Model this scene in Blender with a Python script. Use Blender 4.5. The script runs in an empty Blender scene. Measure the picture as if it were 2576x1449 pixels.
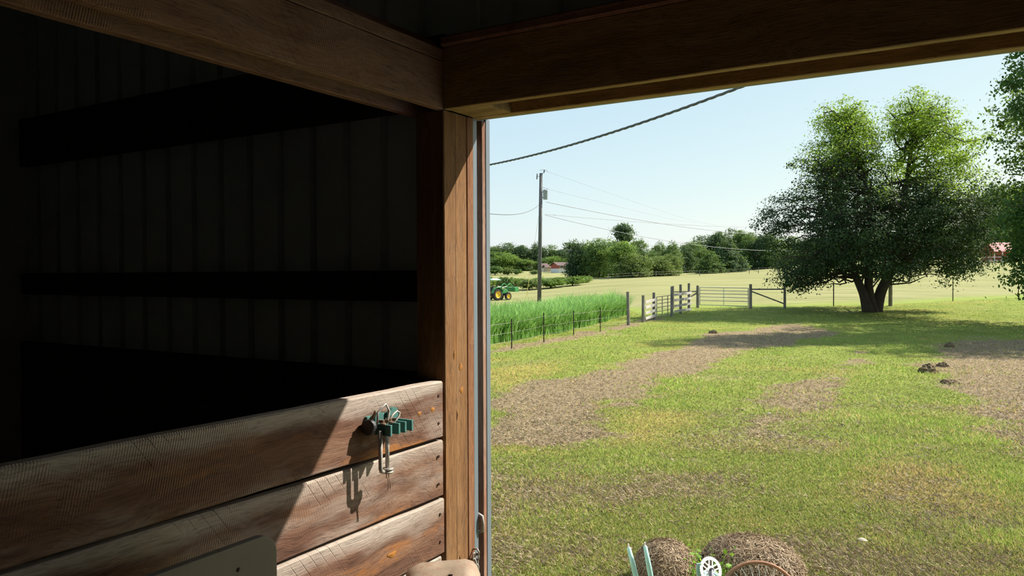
import bpy, bmesh, math, random
import numpy as np
from mathutils import Vector, Matrix
random.seed(7); rng = np.random.default_rng(7)
S = bpy.context.scene; COL = S.collection

# ------------------------------------------------------------------ camera
F, YAW, PITCH, ROLL, H = 1955.0, 0.5466, -0.01734, -0.0037, 2.4
_cy, _sy = math.cos(YAW), math.sin(YAW)
FW = np.array([-_sy*math.cos(PITCH), _cy*math.cos(PITCH), math.sin(PITCH)])
_rt = np.array([_cy, _sy, 0.0]); _up = np.cross(_rt, FW)
RT = math.cos(ROLL)*_rt + math.sin(ROLL)*_up
UP = -math.sin(ROLL)*_rt + math.cos(ROLL)*_up
C0 = np.array([0, 0, H])
cam = bpy.data.cameras.new('camera'); cam.sensor_width = 36; cam.lens = F/2576*36
cam.clip_start = 0.05; cam.clip_end = 6000
camo = bpy.data.objects.new('camera', cam); COL.objects.link(camo)
M = Matrix.Identity(4)
for i in range(3):
    M[i][0] = RT[i]; M[i][1] = UP[i]; M[i][2] = -FW[i]; M[i][3] = C0[i]
camo.matrix_world = M
S.camera = camo

# ------------------------------------------------------------------ light
SUN_DIR = Vector((0.71, 0.79, 1.0)).normalized()          # towards the sun
W = bpy.data.worlds.new('sky'); S.world = W; W.use_nodes = True
wn = W.node_tree; bg = wn.nodes['Background']
sky = wn.nodes.new('ShaderNodeTexSky'); sky.sky_type = 'NISHITA'; sky.sun_disc = False
sky.sun_elevation = math.asin(SUN_DIR.z); sky.sun_rotation = math.atan2(SUN_DIR.x, SUN_DIR.y)
sky.air_density = 1.0; sky.dust_density = 1.0; sky.ozone_density = 1.0; sky.altitude = 200
_sk = wn.nodes.new('ShaderNodeVectorMath'); _sk.operation = 'MULTIPLY_ADD'       # clear sky plus an even summer haze
wn.links.new(sky.outputs[0], _sk.inputs[0]); _sk.inputs[1].default_value = (.060, .045, .012); _sk.inputs[2].default_value = (.20, .305, .49)
wn.links.new(_sk.outputs[0], bg.inputs[0]); bg.inputs[1].default_value = 1.0
sl = bpy.data.lights.new('sun', 'SUN'); sl.energy = 5.5; sl.angle = math.radians(0.53); sl.color = (1.0, 0.94, 0.84)
so = bpy.data.objects.new('sun', sl); COL.objects.link(so)
so.rotation_euler = (-SUN_DIR).to_track_quat('-Z', 'Y').to_euler(); so.location = (20, 20, 30)
S.view_settings.view_transform = 'Standard'; S.view_settings.look = 'None'
S.view_settings.gamma = 1.0; S.view_settings.use_curve_mapping = False
S.view_settings.exposure = 0.75
S.cycles.max_bounces = 8; S.cycles.diffuse_bounces = 6; S.cycles.transparent_max_bounces = 4; S.cycles.glossy_bounces = 2; S.cycles.adaptive_threshold = .05; S.cycles.adaptive_min_samples = 16; S.cycles.use_light_tree = False
S.cycles.use_denoising = True

# ------------------------------------------------------------------ geometry helpers
def ray(x, y): return FW + (x-1288)/F*RT - (y-724.5)/F*UP
def dep(x, y, D): return C0 + ray(x, y)*D
def onx(x, y, X): d = ray(x, y); return C0 + d*(X/d[0])
FH = np.array([-_sy, _cy]); RH = np.array([_cy, _sy])     # horizontal forward / right
_DN = np.array([0, 6, 15, 25, 35, 45, 55, 75, 92, 120, 140, 180, 250, 400, 1500.])
_SN = np.array([-0.02, 0.2, 0.55])
_ZT = np.array([[0, -.03, -.3, -.45, -.45, -.42, -.35, -.55, -.75, .3, 1.3, 3.0, 4.4, 6.5, 10],
                [0, -.03, -.3, -.48, -.5, -.36, .08, .5, .85, 1.6, 2.2, 2.7, 3.2, 4.5, 8],
                [0, -.03, -.3, -.46, -.46, -.3, .16, .7, 1.3, 2.8, 4.0, 6.0, 7.5, 10, 20]])
def _zds(D, s):
    a = [np.interp(D, _DN, _ZT[k]) for k in range(3)]
    s = np.clip(s, -.02, .55)
    t1 = np.clip((s+.02)/.22, 0, 1); t2 = np.clip((s-.2)/.35, 0, 1)
    t1 = t1*t1*(3-2*t1); t2 = t2*t2*(3-2*t2)
    return np.where(s < .2, a[0]*(1-t1)+a[1]*t1, a[1]*(1-t2)+a[2]*t2)
def terrain_ds(D, s):
    D = np.asarray(D, float)
    return sum(_zds(D*k, s) for k in (.85, .92, 1, 1.08, 1.15))/5
def terrain(x, y):
    D = x*FH[0]+y*FH[1]; L = x*RH[0]+y*RH[1]
    return terrain_ds(np.maximum(D, .5), L/np.maximum(D, .5))
def gp(px, py):
    """ground point under an image pixel"""
    d = ray(px, py); t = _TS; P = C0+t[:, None]*d
    below = P[:, 2]-terrain(P[:, 0], P[:, 1]) <= 0
    k = int(np.argmax(below)) if below.any() else len(t)-1
    p = P[k]; p[2] = float(terrain(p[0], p[1])); return p
_TS = np.geomspace(3.0, 900, 2600)
def gd(px, D, y=700):
    """ground point at depth D in the direction of image column px"""
    p = dep(px, y, D); p[2] = float(terrain(p[0], p[1])); return p

def tag(o, label=None, cat=None, group=None, kind=None):
    if label: o['label'] = label
    if cat: o['category'] = cat
    if group: o['group'] = group
    if kind: o['kind'] = kind
    return o
def empty(name, loc=(0, 0, 0), label=None, cat=None, group=None, kind=None, rz=0):
    o = bpy.data.objects.new(name, None); COL.objects.link(o); o.location = loc; o.rotation_euler = (0, 0, rz)
    o.empty_display_size = .1
    return tag(o, label, cat, group, kind)
def link(name, me, mat=None, parent=None, loc=None):
    o = bpy.data.objects.new(name, me); COL.objects.link(o)
    if mat is not None and not me.materials: me.materials.append(mat)
    if parent is not None: o.parent = parent
    if loc is not None: o.location = loc
    return o
def shift(V, parent):
    """world coordinates into the space of an (unrotated) parent"""
    V = np.asarray(V, float)
    if parent is None: return V
    l = np.array(parent.location)
    if parent.parent is not None: l = l+np.array(parent.parent.location)
    return V-l
def fastmesh(name, V, Fc, n):
    """V (N,3), Fc (M,n) all faces with n corners"""
    me = bpy.data.meshes.new(name); V = np.ascontiguousarray(V, np.float32); Fc = np.ascontiguousarray(Fc, np.int32)
    me.vertices.add(len(V)); me.vertices.foreach_set('co', V.ravel())
    me.loops.add(Fc.size); me.loops.foreach_set('vertex_index', Fc.ravel())
    me.polygons.add(len(Fc)); me.polygons.foreach_set('loop_start', np.arange(0, Fc.size, n, dtype=np.int32))
    me.update(calc_edges=True); return me
def attr_f(me, name, a):
    at = me.attributes.new(name, 'FLOAT', 'POINT'); at.data.foreach_set('value', np.ascontiguousarray(a, np.float32))
def attr_c(me, name, a):
    at = me.color_attributes.new(name, 'FLOAT_COLOR', 'POINT')
    a = np.concatenate([a, np.ones((len(a), 1))], 1); at.data.foreach_set('color', np.ascontiguousarray(a, np.float32).ravel())
def smooth(me):
    me.polygons.foreach_set('use_smooth', np.ones(len(me.polygons), bool)); me.update()

class MB:
    def __init__(s): s.v = []; s.f = []
    def add(s, V, Fs):
        b = len(s.v); s.v += [tuple(map(float, p)) for p in V]; s.f += [tuple(i+b for i in f) for f in Fs]; return s
    def box(s, a, b):
        x0, y0, z0 = a; x1, y1, z1 = b
        return s.add([(x0,y0,z0),(x1,y0,z0),(x1,y1,z0),(x0,y1,z0),(x0,y0,z1),(x1,y0,z1),(x1,y1,z1),(x0,y1,z1)],
                     [(0,3,2,1),(4,5,6,7),(0,1,5,4),(1,2,6,5),(2,3,7,6),(3,0,4,7)])
    def bar(s, p, q, w, h, up=(0, 0, 1)):
        """rectangular bar from p to q, w across, h along up"""
        p = np.array(p, float); q = np.array(q, float); d = q-p; d /= np.linalg.norm(d)
        a = np.cross(d, np.array(up, float)); a /= np.linalg.norm(a)+1e-9; b = np.cross(a, d)
        V = [c+a*(i*w/2)+b*(j*h/2) for c in (p, q) for i, j in ((-1,-1),(1,-1),(1,1),(-1,1))]
        return s.add(V, [(0,1,2,3),(7,6,5,4),(0,4,5,1),(1,5,6,2),(2,6,7,3),(3,7,4,0)])
    def tube(s, P, R, n=8, cap=True, closed=False):
        P = [np.array(p, float) for p in P]; m = len(P)
        if not hasattr(R, '__len__'): R = [R]*m
        V = []; ref = None
        for i in range(m):
            if closed: t = P[(i+1) % m]-P[i-1]
            else: t = P[min(i+1, m-1)]-P[max(i-1, 0)]
            t /= np.linalg.norm(t)+1e-12
            if ref is None:
                ref = np.cross(t, (0, 0, 1.) if abs(t[2]) < .9 else (1., 0, 0))
            ref = ref-t*(ref@t); ref /= np.linalg.norm(ref)+1e-12; b = np.cross(t, ref)
            for k in range(n):
                a = 2*math.pi*k/n; V.append(P[i]+R[i]*(ref*math.cos(a)+b*math.sin(a)))
        Fs = []
        for i in range(m if closed else m-1):
            j = (i+1) % m
            for k in range(n):
                l = (k+1) % n; Fs.append((i*n+k, i*n+l, j*n+l, j*n+k))
        if cap and not closed: Fs += [tuple(range(n-1, -1, -1)), tuple(range((m-1)*n, m*n))]
        return s.add(V, Fs)
    def lathe(s, prof, c, ax, n=20):
        """prof: [(radius, along)] around axis ax through c"""
        ax = np.array(ax, float); ax /= np.linalg.norm(ax)
        a = np.cross(ax, (0, 0, 1.) if abs(ax[2]) < .9 else (1., 0, 0)); a /= np.linalg.norm(a); b = np.cross(ax, a); c = np.array(c, float)
        V = [c+ax*h+r*(a*math.cos(2*math.pi*k/n)+b*math.sin(2*math.pi*k/n)) for r, h in prof for k in range(n)]
        Fs = [(i*n+k, i*n+(k+1) % n, (i+1)*n+(k+1) % n, (i+1)*n+k) for i in range(len(prof)-1) for k in range(n)]
        return s.add(V, Fs)
    def build(s, name, mat, parent=None, sm=False, bevel=0, seg=2):
        V = shift(np.array(s.v), parent)
        me = bpy.data.meshes.new(name); me.from_pydata([tuple(p) for p in V], [], s.f)
        bm = bmesh.new(); bm.from_mesh(me)
        bmesh.ops.recalc_face_normals(bm, faces=bm.faces)
        if bevel: bmesh.ops.bevel(bm, geom=bm.edges[:], offset=bevel, segments=seg, affect='EDGES', profile=.6)
        bm.to_mesh(me); bm.free()
        if sm:
            smooth(me)
        return link(name, me, mat, parent)

# value noise used for shapes (wobbly edges, patch outlines)
def vnoise(x, y, seed=0):
    x = np.asarray(x, float); y = np.asarray(y, float)
    xi = np.floor(x).astype(int); yi = np.floor(y).astype(int); u = x-xi; v = y-yi
    u = u*u*(3-2*u); v = v*v*(3-2*v)
    def h(a, b):
        n = (a*374761393+b*668265263+seed*982451653) & 0x7fffffff
        n = ((n ^ (n >> 13))*1274126177) & 0x7fffffff
        return ((n ^ (n >> 16)) & 0xffff)/65535.0
    return (h(xi, yi)*(1-u)+h(xi+1, yi)*u)*(1-v)+(h(xi, yi+1)*(1-u)+h(xi+1, yi+1)*u)*v
def fnoise(x, y, seed=0, o=4):
    r = 0; a = .5; k = 1
    for i in range(o): r = r+a*vnoise(x*k, y*k, seed+i); a /= 2; k *= 2.03
    return r

# ------------------------------------------------------------------ materials
class NT:
    def __init__(s, name):
        s.m = bpy.data.materials.new(name); s.m.use_nodes = True; s.t = s.m.node_tree
        s.b = s.t.nodes['Principled BSDF']; s.out = s.t.nodes['Material Output']
    def n(s, typ, ins={}, **kw):
        nd = s.t.nodes.new('ShaderNode'+typ)
        for k, v in kw.items(): setattr(nd, k, v)
        for k, v in ins.items():
            if isinstance(v, bpy.types.NodeSocket): s.t.links.new(v, nd.inputs[k])
            else: nd.inputs[k].default_value = v
        return nd
    def math(s, op, a, b=0.0, clamp=False): return s.n('Math', {0: a, 1: b}, operation=op, use_clamp=clamp).outputs[0]
    def mix(s, f, a, b, mode='MIX'):
        nd = s.n('Mix', data_type='RGBA', blend_type=mode, clamp_factor=True)
        for i, v in ((0, f), (6, a), (7, b)):
            if isinstance(v, bpy.types.NodeSocket): s.t.links.new(v, nd.inputs[i])
            else: nd.inputs[i].default_value = v if i == 0 else (*v[:3], 1)
        return nd.outputs[2]
    def ramp(s, f, stops, interp='LINEAR'):
        nd = s.n('ValToRGB', {0: f}); r = nd.color_ramp; r.interpolation = interp
        while len(r.elements) < len(stops): r.elements.new(.5)
        for e, (p, c) in zip(r.elements, stops):
            e.position = p; e.color = (*c, 1) if len(c) == 3 else c
        return nd.outputs[0]
    def step(s, f, lo, hi):
        return s.n('MapRange', {0: f, 1: lo, 2: hi, 3: 0.0, 4: 1.0}, interpolation_type='SMOOTHSTEP').outputs[0]
    def noise(s, v, scale, detail=4, rough=.55, dist=0):
        return s.n('TexNoise', {'Vector': v, 'Scale': scale, 'Detail': detail, 'Roughness': rough, 'Distortion': dist}).outputs[0]
    def mapp(s, v, scale=(1, 1, 1), rot=(0, 0, 0), loc=(0, 0, 0)):
        return s.n('Mapping', {'Vector': v, 'Location': loc, 'Rotation': rot, 'Scale': scale}).outputs[0]
    def objv(s): return s.n('TexCoord').outputs['Object']
    def bump(s, h, strength=.4, dist=.01):
        nd = s.n('Bump', {'Strength': strength, 'Distance': dist, 'Height': h}); s.t.links.new(nd.outputs[0], s.b.inputs['Normal'])
    def base(s, c):
        if isinstance(c, bpy.types.NodeSocket): s.t.links.new(c, s.b.inputs['Base Color'])
        else: s.b.inputs['Base Color'].default_value = (*c, 1)
    def rough(s, v, spec=.3, metal=0):
        s.b.inputs['Roughness'].default_value = v; s.b.inputs['Specular IOR Level'].default_value = spec; s.b.inputs['Metallic'].default_value = metal

def wood(name, axis, dark, mid, light, orange=(.42, .17, .04), gray=(.42, .37, .32), grayamt=.5, orgamt=.5, saw=0.0, edge=False, bumpy=.6):
    """rough-sawn wood, grain along the object's own axis 0/1/2"""
    t = NT(name); v = t.objv()
    rnd = t.n('ObjectInfo').outputs['Random']
    off = t.n('CombineXYZ', {0: t.math('MULTIPLY', rnd, 17.3), 1: t.math('MULTIPLY', rnd, 31.7), 2: t.math('MULTIPLY', rnd, 11.1)}).outputs[0]
    v = t.n('VectorMath', {0: v, 1: off}, operation='ADD').outputs[0]
    sc = [1, 1, 1]; sc[axis] = .05
    warp = t.noise(v, 2.2, 2); 
    wv = t.n('VectorMath', {0: v, 1: t.n('CombineXYZ', {0: t.math('MULTIPLY', warp, .12), 1: t.math('MULTIPLY', warp, .12), 2: t.math('MULTIPLY', warp, .12)}).outputs[0]}, operation='ADD').outputs[0]
    fib = t.noise(t.mapp(wv, tuple(sc)), 190, 6, .7)
    sc2 = [1, 1, 1]; sc2[axis] = .1
    band = t.noise(t.mapp(wv, tuple(sc2)), 17, 4, .6, .6)
    col = t.ramp(band, [(.22, dark), (.5, mid), (.78, light)])
    f2 = t.ramp(fib, [(.30, (.38, .36, .35)), (.5, (1, 1, 1)), (.75, (1.25, 1.22, 1.2))])
    col = t.mix(.85, col, f2, 'MULTIPLY')
    big = t.noise(t.mapp(v, tuple(.28 if i == axis else 1 for i in range(3))), 5.5, 4, .6)
    org = t.math('MULTIPLY', t.step(t.noise(t.mapp(v, tuple(.22 if i == axis else 1 for i in range(3)), loc=(3, 5, 9)), 9, 5, .65), .56, .72), orgamt)
    col = t.mix(org, col, orange)
    gr = t.math('MULTIPLY', t.step(big, .47, .66), grayamt)
    col = t.mix(gr, col, t.mix(.7, gray, f2, 'MULTIPLY'))
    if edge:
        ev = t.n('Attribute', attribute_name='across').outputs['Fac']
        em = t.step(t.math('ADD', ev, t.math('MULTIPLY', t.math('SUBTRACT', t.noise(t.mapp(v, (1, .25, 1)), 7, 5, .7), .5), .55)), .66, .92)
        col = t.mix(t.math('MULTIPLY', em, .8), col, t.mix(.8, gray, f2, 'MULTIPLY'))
    # knots
    kn = t.n('TexVoronoi', {'Vector': t.mapp(wv, tuple(.5 if i == axis else 1 for i in range(3))), 'Scale': 3.1, 'Randomness': 1.0})
    ksel = t.step(t.n('SeparateColor', {0: kn.outputs['Color']}).outputs[0], .62, .66); kn = kn.outputs['Distance']
    halo = t.math('MULTIPLY', t.math('SUBTRACT', 1.0, t.step(kn, .05, .20)), ksel)
    col = t.mix(t.math('MULTIPLY', halo, orgamt*.8), col, orange)
    km = t.math('MULTIPLY', t.math('SUBTRACT', 1.0, t.step(kn, .025, .07)), ksel)
    col = t.mix(t.math('MULTIPLY', km, .6), col, tuple(c*.35 for c in dark))
    hgt = t.math('ADD', fib, t.math('MULTIPLY', band, .5))
    if saw:
        rot = [0, 0, 0]; 
        wvn = t.n('TexWave', {'Vector': t.mapp(v, (1, 1, 1), (math.radians(-36), 0, 0)), 'Scale': 9.0, 'Distortion': .5, 'Detail': 1, 'Detail Scale': .6}, wave_type='BANDS', bands_direction='Y').outputs['Fac']
        sm = t.math('MULTIPLY', t.math('SUBTRACT', 1.0, t.step(wvn, .004, .035)), t.step(t.noise(v, 2.6, 3), .50, .66))
        col = t.mix(t.math('MULTIPLY', sm, saw), col, tuple(c*.6 for c in dark))
        hgt = t.math('SUBTRACT', hgt, t.math('MULTIPLY', sm, .8))
        fine = t.n('TexWave', {'Vector': t.mapp(v, (1, 1, 1), (math.radians(12), 0, 0)), 'Scale': 42, 'Distortion': .8, 'Detail': 2}, wave_type='BANDS', bands_direction='Y').outputs['Fac']
        fm = t.step(t.noise(t.mapp(v, loc=(7, 1, 2)), 2.6, 3), .46, .62)
        hgt = t.math('ADD', hgt, t.math('MULTIPLY', t.math('MULTIPLY', fine, fm), .5))
        col = t.mix(t.math('MULTIPLY', t.math('MULTIPLY', fine, fm), .3), col, tuple(min(1, c*1.5) for c in light))
    t.base(col); t.rough(.85, .2); t.bump(hgt, bumpy, .006)
    return t.m

def plain(name, col, rough=.6, spec=.3, metal=0, var=.25, scale=6, bump=0, bscale=30, rust=None, rustamt=.5):
    t = NT(name); v = t.objv(); nz = t.noise(v, scale, 5, .6)
    c = t.ramp(nz, [(.25, tuple(k*(1-var) for k in col)), (.75, tuple(min(1, k*(1+var)) for k in col))])
    if rust:
        c = t.mix(t.math('MULTIPLY', t.step(t.noise(t.mapp(v, loc=(4, 4, 4)), scale*1.7, 6, .7), .48, .62), rustamt), c, rust)
    t.base(c); t.rough(rough, spec, metal)
    if bump: t.bump(t.noise(v, bscale, 4), bump, .01)
    return t.m

def leafmat(name, col=None, trans=.45, var=.35, attr=None, shine=.35, tmix=.3):
    t = NT(name)
    if attr:
        c = t.n('Attribute', attribute_name=attr).outputs['Color']
    else:
        isl = t.n('NewGeometry').outputs['Random Per Island']
        big = t.noise(t.objv(), 3.0, 2)
        k = t.math('ADD', t.math('MULTIPLY', isl, .6), t.math('MULTIPLY', big, .4))
        c = t.ramp(k, [(.1, tuple(x*(1-var) for x in col)), (.9, (min(1, col[0]*(1+var*1.3)), min(1, col[1]*(1+var)), col[2]*(1+var*.3)))])
    oi = t.n('ObjectInfo').outputs['Random']
    c = t.mix(t.math('MULTIPLY', oi, .0 if attr else .25), c, (col or (.1, .2, .05))[::1] if attr else (col[0]*1.6, col[1]*1.35, col[2]*.9))
    t.base(c); t.rough(.55, shine)
    tr = t.n('BsdfTranslucent', {'Color': t.mix(tmix, c, (.50, .72, .08), 'MIX') if not attr else c})
    mx = t.n('MixShader', {0: trans, 1: t.b.outputs[0], 2: tr.outputs[0]})
    t.t.links.new(mx.outputs[0], t.out.inputs['Surface'])
    return t.m

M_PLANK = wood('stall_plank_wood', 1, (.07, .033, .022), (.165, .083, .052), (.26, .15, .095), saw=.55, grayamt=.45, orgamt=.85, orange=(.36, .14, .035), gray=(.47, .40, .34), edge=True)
M_POST = wood('post_wood', 2, (.15, .072, .03), (.235, .12, .05), (.30, .165, .072), orange=(.36, .14, .025), grayamt=.08, orgamt=.35)
M_POSTRED = wood('post_red_wood', 2, (.18, .075, .035), (.25, .115, .055), (.32, .16, .08), grayamt=.05, orgamt=.3)
M_BEAM = wood('beam_wood_y', 1, (.19, .085, .055), (.34, .175, .115), (.46, .26, .175), grayamt=.1, orgamt=.2, saw=.4)
M_HEAD = wood('beam_wood_x', 0, (.26, .15, .065), (.46, .29, .125), (.60, .40, .19), grayamt=.1, orgamt=.2)
M_JAMB = wood('jamb_wood', 2, (.14, .06, .035), (.30, .155, .10), (.40, .25, .18), grayamt=.3, orgamt=.1)
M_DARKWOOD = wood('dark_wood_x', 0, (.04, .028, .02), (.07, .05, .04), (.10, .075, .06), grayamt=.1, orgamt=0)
M_FENCE = wood('fence_wood', 2, (.10, .085, .07), (.19, .165, .14), (.30, .27, .235), gray=(.38, .36, .33), grayamt=.5, orgamt=0, bumpy=.4)
M_BOARDPALE = wood('pale_board_wood', 0, (.33, .30, .27), (.48, .45, .41), (.62, .59, .55), gray=(.6, .58, .55), grayamt=.5, orgamt=.05, bumpy=.3)
M_SHEET = plain('galvanised_sheet', (.70, .72, .73), .5, .5, .0, var=.12, scale=3)
M_TRIM = plain('grey_blue_trim', (.15, .185, .215), .4, .5, .0, var=.06, scale=4)
M_NAIL = plain('rusty_nail', (.07, .04, .03), .7, .3, .4)
M_DIRT = plain('dirt_floor', (.10, .075, .055), .95, .1, var=.4, scale=5, bump=.6)

# ------------------------------------------------------------------ barn: floor, shell
def struct(o, label): tag(o, label, None, None, 'structure'); return o
WX = -1.85                                    # face of the stall wall / door jamb
fl = MB().box((-5.6, -8, -.12), (6.1, 2.70, .012)).build('floor', M_DIRT); struct(fl, 'bare dirt floor inside the dark barn')
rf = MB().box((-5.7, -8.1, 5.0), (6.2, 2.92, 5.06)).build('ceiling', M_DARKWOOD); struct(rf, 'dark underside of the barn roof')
for nm, a, b, lb in (('wall_left', (-5.62, -8, 0), (-5.50, 2.79, 5), 'dark outer side wall behind the stall'),
                     ('wall_right', (6.0, -8, 0), (6.1, 2.79, 5), 'dark outer side wall right of the doorway'),
                     ('wall_back', (-5.62, -8.1, 0), (6.1, -8, 5), 'dark wall at the far end behind the camera')):
    w = empty(nm, (0, 0, 0)); struct(w, lb)
    MB().box(a, b).build('wall_sheet', M_SHEET, w)

def ribbed(x0, x1, z0, z1, y, ribs, out=.042):
    """metal sheet in the plane y, ribs at x positions stand out to +y"""
    prof = [(x0, y)]
    for r in ribs:
        if x0+.03 < r < x1-.03: prof += [(r-.024, y), (r-.018, y+out), (r+.018, y+out), (r+.024, y)]
    prof.append((x1, y)); V = []; Fs = []
    for x, yy in prof: V += [(x, yy, z0), (x, yy, z1)]
    for i in range(len(prof)-1): Fs.append((2*i, 2*i+2, 2*i+3, 2*i+1))
    n = len(V)
    V += [(x, yy+.0015, z) for x, yy, z in V[:n]]
    Fs += [tuple(n+i for i in f[::-1]) for f in Fs[:len(prof)-1]]
    Fs += [(0, 1, n+1, n), (n-2, 2*n-2, 2*n-1, n-1)]
    return MB().add(V, Fs)
wf = empty('wall_front'); struct(wf, 'ribbed metal front wall of the barn beside and above the doorway')
YS = 2.775
rib0 = -5.123
ribs = [rib0+.2286*k for k in range(-3, 60)]
x = rib0-.114-.4572
while x < WX-.06:
    x1 = min(x+.9144, -1.93)
    ribbed(x, x1, 0.0, 4.99, YS, ribs).build('metal_sheet', M_SHEET, wf); x += .9144
x = -1.93
while x < 6.0:
    x1 = min(x+.9144, 6.0)
    ribbed(x, x1, 3.12, 4.99, YS+.03, ribs).build('metal_sheet', M_SHEET, wf); x = x1
ribbed(2.0, 6.0, 0, 3.12, YS+.03, ribs).build('metal_sheet', M_SHEET, wf)
MB().box((-2.0, 2.7745, 3.063), (-1.862, 2.83, 4.99)).build('corner_flashing', M_SHEET, wf)
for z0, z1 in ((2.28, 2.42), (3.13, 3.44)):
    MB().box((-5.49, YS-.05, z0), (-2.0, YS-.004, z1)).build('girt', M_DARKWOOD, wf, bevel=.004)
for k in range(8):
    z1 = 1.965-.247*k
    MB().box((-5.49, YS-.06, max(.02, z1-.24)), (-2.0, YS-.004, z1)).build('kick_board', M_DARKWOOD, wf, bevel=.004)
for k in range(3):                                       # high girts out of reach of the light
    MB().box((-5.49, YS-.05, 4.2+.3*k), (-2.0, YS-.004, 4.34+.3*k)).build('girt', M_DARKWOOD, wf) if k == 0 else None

# stall wall of planks
def plank_mesh(y0, y1, zb, zt, x0, x1, seed, name):
    n = 70; V = []; Fs = []
    ys = np.linspace(y0, y1, n)
    et = zt+(fnoise(ys*1.7, ys*0+seed, seed)-.47)*.012+(vnoise(ys*14, ys*0, seed+3)-.5)*.003
    eb = zb+(fnoise(ys*1.9, ys*0+seed+9, seed+5)-.47)*.012+(vnoise(ys*13, ys*0, seed+8)-.5)*.003
    xf = x1+(fnoise(ys*1.1, ys*0+seed+20, seed+7)-.47)*.010
    b = .005
    for i in range(n):
        y = ys[i]; xx = xf[i]
        ring = [(x0, eb[i]), (xx-b, eb[i]), (xx, eb[i]+b)]
        for k in range(1, 5): ring.append((xx, eb[i]+b+(et[i]-eb[i]-2*b)*k/5))
        ring += [(xx, et[i]-b*1.2), (xx-b*1.2, et[i]), (x0, et[i])]
        V += [(a, y, c) for a, c in ring]
    m = len(ring)
    for i in range(n-1):
        for k in range(m):
            l = (k+1) % m; Fs.append((i*m+k, (i+1)*m+k, (i+1)*m+l, i*m+l))
    Fs += [tuple(range(m)), tuple(range((n-1)*m+m-1, (n-1)*m-1, -1))]
    return MB().add(V, Fs)
ws = empty('wall_stall', (WX, 0, 0)); struct(ws, 'low stall wall of weathered rough-sawn planks, right end in sunlight')
edges = [1.981, 1.739, 1.506, 1.273, 1.035, .80, .565, .33, .09]
ENDS = [2.503, 2.508, 2.510, 2.498, 2.505, 2.507, 2.503, 2.506]
for k in range(8):
    g0 = .010 if k < 3 else .005
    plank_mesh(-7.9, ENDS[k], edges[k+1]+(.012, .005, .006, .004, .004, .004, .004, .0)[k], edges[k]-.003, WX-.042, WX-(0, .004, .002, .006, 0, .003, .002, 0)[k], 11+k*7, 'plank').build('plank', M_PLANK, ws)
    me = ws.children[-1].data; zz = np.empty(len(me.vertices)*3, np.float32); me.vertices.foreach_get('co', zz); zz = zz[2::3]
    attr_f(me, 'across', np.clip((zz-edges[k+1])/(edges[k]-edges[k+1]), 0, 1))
# nail heads at the plank ends
for k in range(4):
    for dz in (.06, .17):
        MB().lathe([(0, .004), (.0055, .003), (.006, 0)], (WX+.0005, ENDS[k]-.028-.006*(k % 2), edges[k]-dz), (1, 0, 0), 10).build('nail', M_NAIL, ws)

# corner post
def rough_box(a, b, axis, seed, n=40, amp=.004, bev=.006):
    """box with slightly uneven long edges"""
    a = np.array(a, float); b = np.array(b, float); o = [i for i in range(3) if i != axis]; V = []; Fs = []
    ts = np.linspace(a[axis], b[axis], n)
    w = [(fnoise(ts*2.1+k*7.7, ts*0+seed, seed+k)-.47)*amp*2 for k in range(4)]
    for i in range(n):
        u0 = a[o[0]]+w[0][i]; u1 = b[o[0]]+w[1][i]; v0 = a[o[1]]+w[2][i]; v1 = b[o[1]]+w[3][i]
        for u, v in ((u0+bev, v0), (u1-bev, v0), (u1, v0+bev), (u1, v1-bev), (u1-bev, v1), (u0+bev, v1), (u0, v1-bev), (u0, v0+bev)):
            p = [0, 0, 0]; p[axis] = ts[i]; p[o[0]] = u; p[o[1]] = v; V.append(p)
    for i in range(n-1):
        for k in range(8):
            l = (k+1) % 8; Fs.append((i*8+k, i*8+l, (i+1)*8+l, (i+1)*8+k))
    Fs += [tuple(range(7, -1, -1)), tuple(range((n-1)*8, n*8))]
    return MB().add(V, Fs)
post = empty('trim_1', (-1.92, 2.6, 0)); struct(post, 'golden brown sunlit wooden post at the left side of the doorway')
rough_box((-1.992, 2.520, 0), (WX, 2.6800, 3.058), 2, 3, amp=.0012, bev=.004).build('post_board', M_POST, post)
MB().box((WX-.004, 2.5985, 0), (WX+.0004, 2.5997, 3.05)).build('crack', M_NAIL, post)
rough_box((-1.992, 2.6805, 0), (WX+.001, 2.7295, 3.058), 2, 6, amp=.001, bev=.004).build('post_board', M_POSTRED, post)
# knots: amber resin lenses on the post face
M_KNOT = plain('amber_knot', (.34, .135, .025), .5, .4, var=.4, scale=60)
def knot(y, z, ry, rz, seed, par=None):
    n = 18; V = [(WX+.0035, y, z)]; Fs = []
    for k in range(n):
        a = 2*math.pi*k/n; s = 1+.18*math.sin(3*a+seed); V.append((WX+.0012, y+ry*s*math.cos(a), z+rz*s*math.sin(a)))
    Fs = [(0, 1+k, 1+(k+1) % n) for k in range(n)]
    MB().add(V, Fs).build('knot', M_KNOT, par or post)
for px, py, ry, rz in ((1161, 981, .011, .014), (1159, 922, .010, .016), (1150, 1042, .003, .022), (1142, 892, .003, .02), (1157, 1407, .002, .02)):
    p = onx(px, py, WX); knot(p[1], p[2], ry, rz, px)
for px, py, ry, rz in ((1088, 1030, .012, .010), (986, 1394, .024, .010), (1055, 1040, .010, .008)):
    p = onx(px, py, WX); knot(p[1], p[2], ry, rz, px, ws)
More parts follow.
